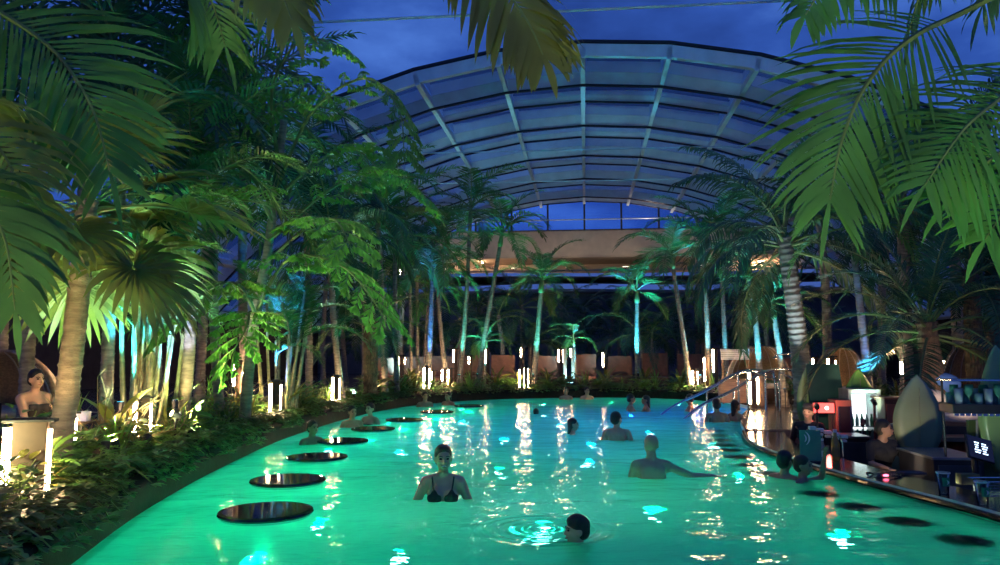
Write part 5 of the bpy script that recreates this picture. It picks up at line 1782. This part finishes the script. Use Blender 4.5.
# surfboards
def surfboard(px, Y, ytop, width, zbase, m, label, tilt=0.0, rz=0.0, leanx=0.0, total=None, group=None):
    b = onx(px, Y, zbase)
    H = (at(px, ytop, Y).z - zbase) if total is None else total
    t = thing('surfboard', label, 'surfboard', b, rz)
    t.rotation_euler = (tilt, leanx, rz)
    n = 22
    vs, fs = [], []
    for i in range(n + 1):
        f = i / n
        w = width * .5 * (math.sin(math.pi * min(1, .12 + f * .88)) ** .62) * (1.0 if f < .35 else (1 - ((f - .35) / .65) ** 2.3 * .35))
        if i == n: w = .004
        th = .032 * (math.sin(math.pi * (.08 + .84 * f)) ** .5)
        bow = .05 * (f - .5) ** 2
        for x, y in ((-w, bow), (-w * .6, bow - th), (0, bow - th * 1.15), (w * .6, bow - th), (w, bow), (w * .6, bow + th * .7), (0, bow + th * .8), (-w * .6, bow + th * .7)):
            vs.append((x, y, f * H))
    for i in range(n):
        for j in range(8):
            j2 = (j + 1) % 8
            fs.append((i * 8 + j, i * 8 + j2, (i + 1) * 8 + j2, (i + 1) * 8 + j))
    fs += [tuple(reversed(range(8))), tuple(n * 8 + j for j in range(8))]
    MB().add(vs, fs).build('board', m, t, smooth=True)
    MB().tube([(0, -.046 + .05 * (f - .5) ** 2, H * f) for f in [.15 + .7 * i / 8 for i in range(9)]], .006, 6).build('stringer', M_CANE, t)
    MB().add([(0, .02, .12), (0, .16, .06), (0, .05, .32), (.01, .02, .12), (.01, .16, .06), (.01, .05, .32)], [(0, 1, 2), (3, 5, 4), (0, 3, 4, 1), (1, 4, 5, 2), (2, 5, 3, 0)]).build('fin', M_BLACKM, t)
    return t
M_SB1 = mat('surf_green', (.30, .44, .17), .25, var=.12, scale=2)
M_SB2 = mat('surf_lime', (.17, .40, .07), .25, var=.12, scale=2)
M_SB3 = mat('surf_sage', (.34, .40, .22), .25, var=.12, scale=2)
surfboard(914, 9.8, 375, .66, GZ - .65 + .57, M_SB3, 'large sage surfboard standing behind the bar, tip beside the date palm', 0, .0, .03)
surfboard(857, 12.8, 369, .60, GZ, M_SB2, 'small lime surfboard standing upright beside the drinks cooler', 0, .1, .02)
surfboard(806, 12.9, 361, .60, GZ, M_SB1, 'pale green surfboard leaning on the dark green panel', 0, .45, .10)
surfboard(1003, 8.6, 345, .6, GZ - .65 + .57, M_SB1, 'green surfboard at the end of the glass shelf', 0, .0, -.05)
# dark green panel
b = onx(827, 12.7, GZ)
t = thing('green_panel', 'tall dark green panel standing upright beside the pale green surfboard', 'panel', b, .1)
hz_ = at(827, 364, 12.7).z - GZ
q = [(-.30, 0, 0), (.34, 0, 0), (.20, 0, hz_), (-.35, 0, hz_)]
MB().add([(x, 0, z) for x, _, z in q] + [(x, .05, z) for x, _, z in q], [(0, 1, 2, 3), (7, 6, 5, 4), (0, 4, 5, 1), (1, 5, 6, 2), (2, 6, 7, 3), (3, 7, 4, 0)]).build('board', mat('bottle_green_panel', (.012, .06, .045), .5, var=.15), t)
MB().box((0, .09, .02), (.3, .08, .02)).build('foot', M_BLACKM, t)
# red lit sign
b = onx(822, 11.9, PITZ)
t = thing('red_sign', 'small glowing red sign box with a white mark behind the cup rack', 'sign', b)
zc = at(822, 408, 11.9).z - PITZ
MB().bbox((0, .03, zc), (.17, .02, .085), .006).build('case', M_BLACKM, t)
MB().bbox((0, .005, zc), (.16, .008, .075), .003).build('face', mat_emit('red_sign_glow', (1.0, .07, .06), 2.2), t)
MB().lathe([(.03, 0), (.03, .004)], 14).build('mark', mat_emit('white_sign_glow', (1, .8, .75), 2.5), t, (0.04, -.006, zc)).rotation_euler = (math.pi / 2, 0, 0)
for q in (-1, 1):
    MB().tube([(q * .14, .03, 0), (q * .14, .03, zc - .07 if zc > .1 else .02)], .012, 6).build('leg', M_BLACKM, t)
lamp('POINT', 'red_sign_light', (-.0, -.12, zc + .05), (1, .08, .06), 5, t, .05)
# drinks cooler with lit shelves
b = onx(862, 12.2, PITZ)
t = thing('drinks_cooler', 'lit glass fronted drinks cooler below the lime surfboard', 'cooler', b, -.15)
H = at(857, 391, 12.2).z - PITZ
for nm, c, h in (('side', (-.22, .25, H / 2), (.03, .28, H / 2)), ('side', (.22, .25, H / 2), (.03, .28, H / 2)), ('back', (0, .52, H / 2), (.22, .02, H / 2)), ('top', (0, .25, H), (.25, .29, .03)), ('bottom', (0, .25, .04), (.22, .27, .04))):
    MB().bbox(c, h, .008).build(nm, mat('cooler_grey', (.16, .17, .18), .4), t)
for i in range(5):
    MB().box((0, .25, .3 + i * .25), (.19, .2, .008)).build('shelf', M_METAL, t)
    for j in range(5):
        MB().lathe([(.028, 0), (.03, .1), (.014, .15), (.014, .19)], 10, (-.15 + j * .075, .14, .31 + i * .25)).build('drink_bottle', mat('pale_bottle', (.6, .65, .7), .3) if (i + j) % 2 else mat('green_bottle', (.06, .3, .2), .3), t)
MB().box((0, .49, H / 2), (.18, .008, H / 2 - .08)).build('light_panel', mat_emit('cooler_light', (.85, .95, 1.0), 1.7), t)
MB().box((0, -.02, H / 2), (.18, .004, H / 2 - .06)).build('glass_door', M_CUP, t)
MB().bbox((-.17, -.05, H / 2), (.012, .015, .3), .004).build('handle', M_METAL, t)
# wooden cabinet and tall screen left of the cooler
b = onx(842, 11.9, PITZ)
t = thing('bar_cabinet', 'narrow dark cabinet with a framed door left of the drinks cooler', 'cabinet', b, -.1)
H2 = at(842, 400, 11.9).z - PITZ
MB().bbox((0, .2, H2 / 2), (.12, .2, H2 / 2), .008).build('body', M_REDPAN, t)
MB().bbox((.0, -.008, H2 / 2), (.09, .01, H2 / 2 - .1), .004).build('door', M_BLACKM, t)
for q in (-1, 1): MB().box((q * .09, -.02, H2 / 2), (.008, .006, H2 / 2 - .1)).build('frame', M_METAL, t)
MB().bbox((-.07, -.03, H2 / 2), (.006, .01, .06), .003).build('handle', M_METAL, t)
# rear counter panels
b = onx(903, 11.9, PITZ)
t = thing('rear_cabinet', 'long brown rear bar cabinet between the cooler and the large surfboard', 'cabinet', b)
Hc = at(896, 399, 11.9).z - PITZ
MB().bbox((.1, .2, Hc / 2), (.42, .2, Hc / 2), .01).build('body', M_DARKW, t)
MB().bbox((.1, .18, Hc + .012), (.45, .23, .014), .005).build('top', M_REDPAN, t)
for q in (-1, 1):
    MB().bbox((.1 + q * .21, -.005, Hc / 2), (.19, .008, Hc / 2 - .08), .004).build('door', M_REDPAN, t)
    MB().bbox((.1 + q * .05, -.02, Hc * .6), (.006, .01, .06), .003).build('handle', M_METAL, t)
# round ice bin
b = onx(905, 10.4, PITZ)
t = thing('ice_bin', 'rounded dark green ice bin with a lid behind the counter', 'bin', b)
Hb = at(905, 424, 10.4).z - PITZ
MB().lathe([(.27, 0), (.28, .03), (.28, Hb * .9), (.25, Hb * .95)], 28).build('body', mat('bin_green', (.05, .075, .06), .35), t, smooth=True)
MB().lathe([(.29, Hb * .92), (.29, Hb * .98), (.12, Hb * 1.02)], 28).build('lid', mat('bin_lid', (.05, .07, .08), .3), t, smooth=True)
MB().lathe([(.285, Hb * .55), (.287, Hb * .58)], 28, caps=False).build('band', M_METAL, t)
# back counter units with steel tops
for i, (px, Y, ytop, hw, lab) in enumerate(((936, 9.0, 455, .28, 'black bar fridge unit below the large surfboard'), (953, 8.3, 460, .26, 'black sink unit left of the till'), (850, 11.0, 438, .22, 'dark blue grey prep unit behind the amber bottle'))):
    b = onx(px, Y, PITZ)
    t = thing('bar_unit', lab, 'cabinet', b, -.1)
    Hh = at(px, ytop, Y).z - PITZ
    MB().bbox((0, .25, Hh / 2), (hw, .25, Hh / 2), .01).build('body', M_BLACKM, t)
    MB().bbox((0, .25, Hh + .012), (hw + .02, .27, .014), .005).build('top', mat('steel_top', (.25, .27, .3), .3, metal=.8), t)
    MB().bbox((0, -.008, Hh / 2), (hw - .04, .01, Hh / 2 - .06), .005).build('door', mat('unit_door', (.045, .05, .055), .35), t)
    MB().bbox((hw * .6, -.03, Hh * .7), (.07, .008, .008), .003).build('handle', M_METAL, t)
# taps on the sink unit
b = onx(955, 7.7, PITZ); Hh = at(958, 468, 7.6).z - PITZ + .026
# till
b = onx(974, 7.4, PITZ)
t = thing('till', 'black till screen with white text on a stand behind the bar', 'till', b, .25)
zs = at(974, 449, 7.4).z - PITZ
MB().tube([(0, .06, 0), (0, .06, zs)], .03, 10).build('stand', M_BLACKM, t)
MB().lathe([(.14, 0), (.14, .02), (.04, .04)], 18, (0, .06, 0)).build('foot', M_BLACKM, t)
sc = MB().bbox((0, 0, 0), (.155, .015, .115), .008).build('screen', M_BLACKM, t, (0, 0, zs)); sc.rotation_euler = (-.35, .25, 0)
MB().box((0, -.0165, 0), (.145, .001, .105)).build('display', mat_emit('till_display', (.004, .006, .02), 1.0), sc)
rnd = random.Random(9)
for i in range(5):
    for j in range(2):
        w_ = rnd.uniform(.018, .04)
        MB().box((-.06 + j * .09 + w_ / 2, -.0185, .05 - i * .024), (w_, .0006, .005)).build('text_line', mat_emit('till_text', (.55, .75, 1.0), 2.2), sc)
# glass shelf with cups
b = onx(985, 8.2, PITZ)
t = thing('glass_shelf', 'black overhead shelf on steel posts behind the bar', 'shelf', b, -.12)
zsf = at(985, 408, 8.2).z - PITZ
MB().bbox((.05, 0, zsf), (.48, .17, .05), .008).build('board', M_BLACKM, t)
for i in range(16):
    MB().box((-.4 + i * .058, -.172, zsf - .062), (.02, .006, .012)).build('clip', M_METAL, t)
for x in (-.4, .5):
    for y in (.13,):
        MB().tube([(x, y, 0), (x, y, zsf + .3)], .013, 8).build('post', M_BLACKM, t)
MB().bbox((.05, 0, zsf + .3), (.48, .17, .01), .004).build('top_rail', M_METAL, t)
rnd = random.Random(12)
k = 0
gbase = thing('tmp', 'x', 'y'); bpy.data.objects.remove(gbase)
Mz = Matrix.Translation(b) @ Matrix.Rotation(-.12, 4, 'Z')
gm = [MB().lathe([(.034, 0), (.036, .004), (.045, .16), (.042, .16), (.033, .008)], 14, caps=False).mesh('glass_cup', [mat('frosted_clear', (.62, .72, .70), .12, var=.1, transl=.5)], True),
      MB().lathe([(.034, 0), (.01, .008), (.008, .07), (.03, .1), (.045, .15), (.04, .2), (.037, .2), (.042, .15), (.027, .102)], 14, caps=False).mesh('glass_cup', [mat('green_glass', (.10, .42, .30), .12, var=.15, transl=.5)], True),
      MB().lathe([(.036, 0), (.04, .01), (.042, .11), (.039, .11), (.036, .012)], 14, caps=False).mesh('glass_cup', [mat('tinted_glass', (.35, .55, .52), .12, var=.15, transl=.5)], True)]
gl = ('straight clear tumbler', 'green stemmed glass', 'short tinted tumbler')
for j in range(3):
    for i in range(9):
        q = (i + j) % 3
        p = Mz @ Vector((-.34 + i * .1, -.11 + j * .1, zsf + .05))
        o = link('drinking_glass', gm[q], None, p, 0, 1.0)
        tag(o, gl[q] + ' on the black shelf behind the bar', 'glass', gl[q] + 's on the bar shelf')
# sloped green boards under the shelf
b = onx(985, 8.9, PITZ)
t = thing('leaning_board', 'olive green board leaning below the glass shelf', 'board', b, -.05)
zb = at(985, 420, 8.9).z - PITZ
MB().bbox((0, 0, zb / 2), (.25, .02, zb / 2), .006).build('board', mat('olive_board', (.13, .16, .05), .5), t)
for q in (-1, 1): MB().tube([(q * .23, -.03, 0), (q * .15, -.03, zb)], .015, 6).build('batten', M_CUSH, t)

# ================================================================== TERRACE FURNITURE
def pod(px, Y, ytop, wpx, label, m=M_WICK, rz=0.0, ribs=9, height=None):
    """round wicker pod seat: shell of staves, seat base, cushion"""
    b = onx(px, Y, GZ)
    w = wpx / FPX * Y / 2
    H = at(px, ytop, Y).z - GZ
    t = thing('pod_seat', label, 'seat', b, math.atan2(-b.x, b.y) + rz)
    n = 18
    seg = 8
    vs, fs = [], []
    for i in range(n + 1):
        a = R(-110 + 220 * i / n)
        for j in range(seg + 1):
            f = j / seg
            r = w * math.cos(f * 1.25)
            z = .35 + (H - .35) * math.sin(f * 1.25) / math.sin(1.25)
            vs.append((r * math.sin(a), .35 * w + r * math.cos(a) * .9 - f * .25 * w, z))
    for i in range(n):
        for j in range(seg):
            a0 = i * (seg + 1) + j
            fs.append((a0, a0 + seg + 1, a0 + seg + 2, a0 + 1))
    sh = MB().add(vs, fs).build('shell', m, t, smooth=True)
    md = sh.modifiers.new('thick', 'SOLIDIFY'); md.thickness = .035
    for i in range(0, n + 1, 2):
        row = [Vector(vs[i * (seg + 1) + j]) * 1.0 + Vector((0, -.005, 0)) for j in range(seg + 1)]
        MB().tube(row, .012, 5, caps=False).build('stave', M_CUSH, t)
    MB().lathe([(w * .8, 0), (w * .95, .06), (w, .32), (w * .98, .36)], 24, (0, .3 * w, 0)).build('base', M_DARKW, t, smooth=True)
    MB().lathe([(w * .9, .36), (w * .93, .40), (w * .9, .46), (w * .6, .48)], 24, (0, .3 * w, 0)).build('cushion', M_CUSH, t, smooth=True)
    return t
pod(760, 20.0, 347, 62, 'tan pod seat behind the bright deck lamps', rz=.2)
pod(842, 17.5, 349, 52, 'tan pod seat between the thick coconut palm and the blue trunk', rz=.3)
pod(978, 15.5, 341, 70, 'large striped shell seat behind the orange lit trunks', M_WICK, -.1)
pod(-8, 10.6, 352, 120, 'tan pod seat behind the nearest lamp post', rz=-.3)
def daybed(px, Y, w, d, backh, label, mback, mseat, rz=0.0, group=None, z=GZ, pillow=True, h=.34):
    b = onx(px, Y, z)
    t = thing('daybed', label, 'daybed', b, math.atan2(-b.x, b.y) + rz, group)
    MB().bbox((0, d / 2, h * .45), (w / 2, d / 2, h * .28), .01).build('base', M_DARKW, t)
    MB().bbox((0, d / 2, h * .45 + h * .28 + .06), (w / 2 - .02, d / 2 - .02, .06), .025).build('mattress', mseat, t)
    MB().bbox((0, d - .04, (backh + .1) / 2), (w / 2, .04, (backh - .1) / 2), .012).build('backrest', mback, t)
    for sx in (-1, 1):
        for sy in (.06, d - .06):
            MB().box((sx * (w / 2 - .06), sy, h * .09), (.03, .03, h * .09)).build('leg', M_BLACKM, t)
    if pillow:
        MB().ell((0, d - .2, h * .45 + h * .28 + .17), (w * .33, .09, .12), None, 16, 10).build('pillow', mseat, t, smooth=True)
    return t
DB = [(442, 29, 356), (472, 30, 355), (503, 29.5, 355), (545, 29, 356), (584, 29.5, 354), (620, 30, 356), (655, 29, 353), (690, 28.5, 354), (800, 25, 358), (413, 28, 357), (386, 25.5, 358), (735, 27, 357)]
LB = ['behind the rust lit trunk', 'behind the small blue lit palm', 'between the leaning palm and the single ringed palm', 'right behind the single ringed palm', 'right of the far trio of posts',
      'left of the vivid cyan palm', 'right of the vivid cyan palm', 'behind the violet grey palm', 'behind the thick coconut trunk', 'behind the blue lit trunk', 'behind the violet grey jungle trunk', 'behind the white slatted panel']
for i, ((px, Y, yt), w_) in enumerate(zip(DB, LB)):
    daybed(px, Y, 1.0, 1.9, at(px, yt, Y).z - GZ, 'russet daybed with a high back ' + w_, M_REDPAN, M_DARKW if i % 2 else M_REDPAN, 0)
# near daybed at the left with a person sitting on it
daybed(28, 8.3, 1.1, 1.6, .62, 'dark daybed behind the nearest lamp post with a person on it', M_DARKW, mat('dark_cushion', (.05, .045, .045), .8), .5, h=.36)
sp = onx(27, 8.1, GZ)
person('person in swimwear sitting on the daybed behind the foreground trunk', Vector((sp.x, sp.y + .15, GZ - .50)), math.pi / 2 - .5, .92, skin=M_SKIN, hair='short', lean=(0, -.05), female=True, cloth='suit',
       arms={-1: ((-.2, -.22, 1.12), (-.12, -.46, 1.02)), 1: ((.24, -.2, 1.12), (.2, -.45, 1.02))},
       legs={-1: ((-.12, -.42, .98), (-.12, -.46, .62)), 1: ((.14, -.42, .95), (.15, -.5, .62))})
# pale daybed with heaped cushions on a low platform at the right
b = onx(955, 11.2, GZ)
t = thing('cushion_daybed', 'pale daybed heaped with cushions on a dark platform beside the date palm', 'daybed', b, -.35)
MB().bbox((.1, .4, .09), (.62, .5, .09), .01).build('platform', M_BLACKM, t)
MB().bbox((.1, .4, .21), (.60, .48, .03), .01).build('frame', M_WOOD, t)
MB().bbox((.1, .4, .30), (.58, .46, .06), .03).build('mattress', M_CUSH, t)
for c, r in (((-.3, .25, .44), (.18, .16, .11)), ((-.22, .4, .58), (.17, .15, .11)), ((-.32, .5, .5), (.2, .17, .13)), ((.1, .55, .46), (.25, .16, .12))):
    MB().ell(c, r, Euler((.2, .3, .4)), 16, 10).build('cushion', M_CUSH, t, smooth=True)
b2 = onx(958, 11.4, GZ)
o = MB().ell((0, 0, 0), (.26, .14, .16), Euler((.3, .2, .2)), 18, 12).build('pillow', mat('sky_blue_pillow', (.12, .26, .62), .7, var=.1), None, (b2.x + .12, b2.y + .55, GZ + .78), smooth=True)
tag(o, 'sky blue pillow lying on top of the pale cushion heap', 'pillow')
# low wooden platform in front of it
b = onx(950, 10.6, GZ)
t = thing('wood_step', 'low golden wooden step in front of the pale daybed', 'step', b, -.2)
for i in range(5):
    MB().bbox((0, i * .1, .05), (.55, .046, .03), .006).build('plank', M_WOOD, t)
for q in (-1, 1): MB().box((q * .45, .2, .01), (.03, .25, .012)).build('bearer', M_DARKW, t)
# small blue paper box near the foreground trunk
o = MB().bbox((0, 0, .05), (.07, .05, .05), .008).build('small_box', mat('pale_blue_box', (.30, .36, .62), .5), None, None)
# side table it stands on
b = onx(85, 7.9, BZ)
t = thing('side_table', 'small dark side table right of the foreground trunk', 'table', b)
ht = at(85, 421, 7.9).z - BZ
MB().lathe([(.16, ht - .025), (.17, ht - .01), (.16, ht)], 20).build('table_top', M_DARKW, t)
MB().tube([(0, 0, 0), (0, 0, ht - .02)], .02, 8).build('column', M_BLACKM, t)
MB().lathe([(.12, 0), (.12, .015)], 18).build('foot', M_BLACKM, t)
o.location = (b.x, b.y, BZ + ht); tag(o, 'pale blue box on the small side table by the foreground trunk', 'box')

# extra spotlights added to brighten the surfboards, the shelf and the pale daybed
def added_bar_spot(px, Y, z, tpx, tpy, tY, col, pw, lab, sh=.95):
    p = onx(px, Y, z); aim = (at(tpx, tpy, tY) - p - Vector((0, 0, sh))).normalized()
    t = thing('added_bar_spotlight', 'added black spotlight on a stem behind the bar ' + lab, 'spotlight', p)
    MB().tube([(0, 0, 0), (0, 0, sh)], .014, 6).build('stem', M_BLACKM, t)
    MB().lathe([(.08, 0), (.08, .02)], 12).build('foot', M_BLACKM, t)
    c = Vector((0, 0, sh + .03))
    MB().tube([c - aim * .06, c + aim * .05], [.035, .045], 10).build('housing', M_BLACKM, t)
    MB().tube([c + aim * .048, c + aim * .053], [.036, .036], 10).build('lens', mat_emit('added_bar_lens', (1, .85, .65), 6.0), t)
    lamp('SPOT', 'added_bar_beam', c + aim * .07, col, pw, t, .03, R(60), aim, .7)
added_bar_spot(893, 8.3, PITZ, 914, 405, 9.8, (1.0, .80, .62), 26, 'lighting the large surfboard')
added_bar_spot(872, 11.6, PITZ, 857, 378, 12.8, (1.0, .9, .6), 20, 'lighting the small lime surfboard', 1.7)
added_bar_spot(815, 10.6, PITZ, 806, 380, 12.9, (1.0, .75, .6), 40, 'lighting the pale green surfboard', 1.7)
added_bar_spot(948, 7.3, PITZ, 985, 395, 8.2, (.8, 1.0, .9), 22, 'lighting the glass shelf')
added_bar_spot(992, 10.3, PITZ, 955, 388, 11.4, (1.0, .8, .65), 24, 'lighting the pale daybed', 1.6)
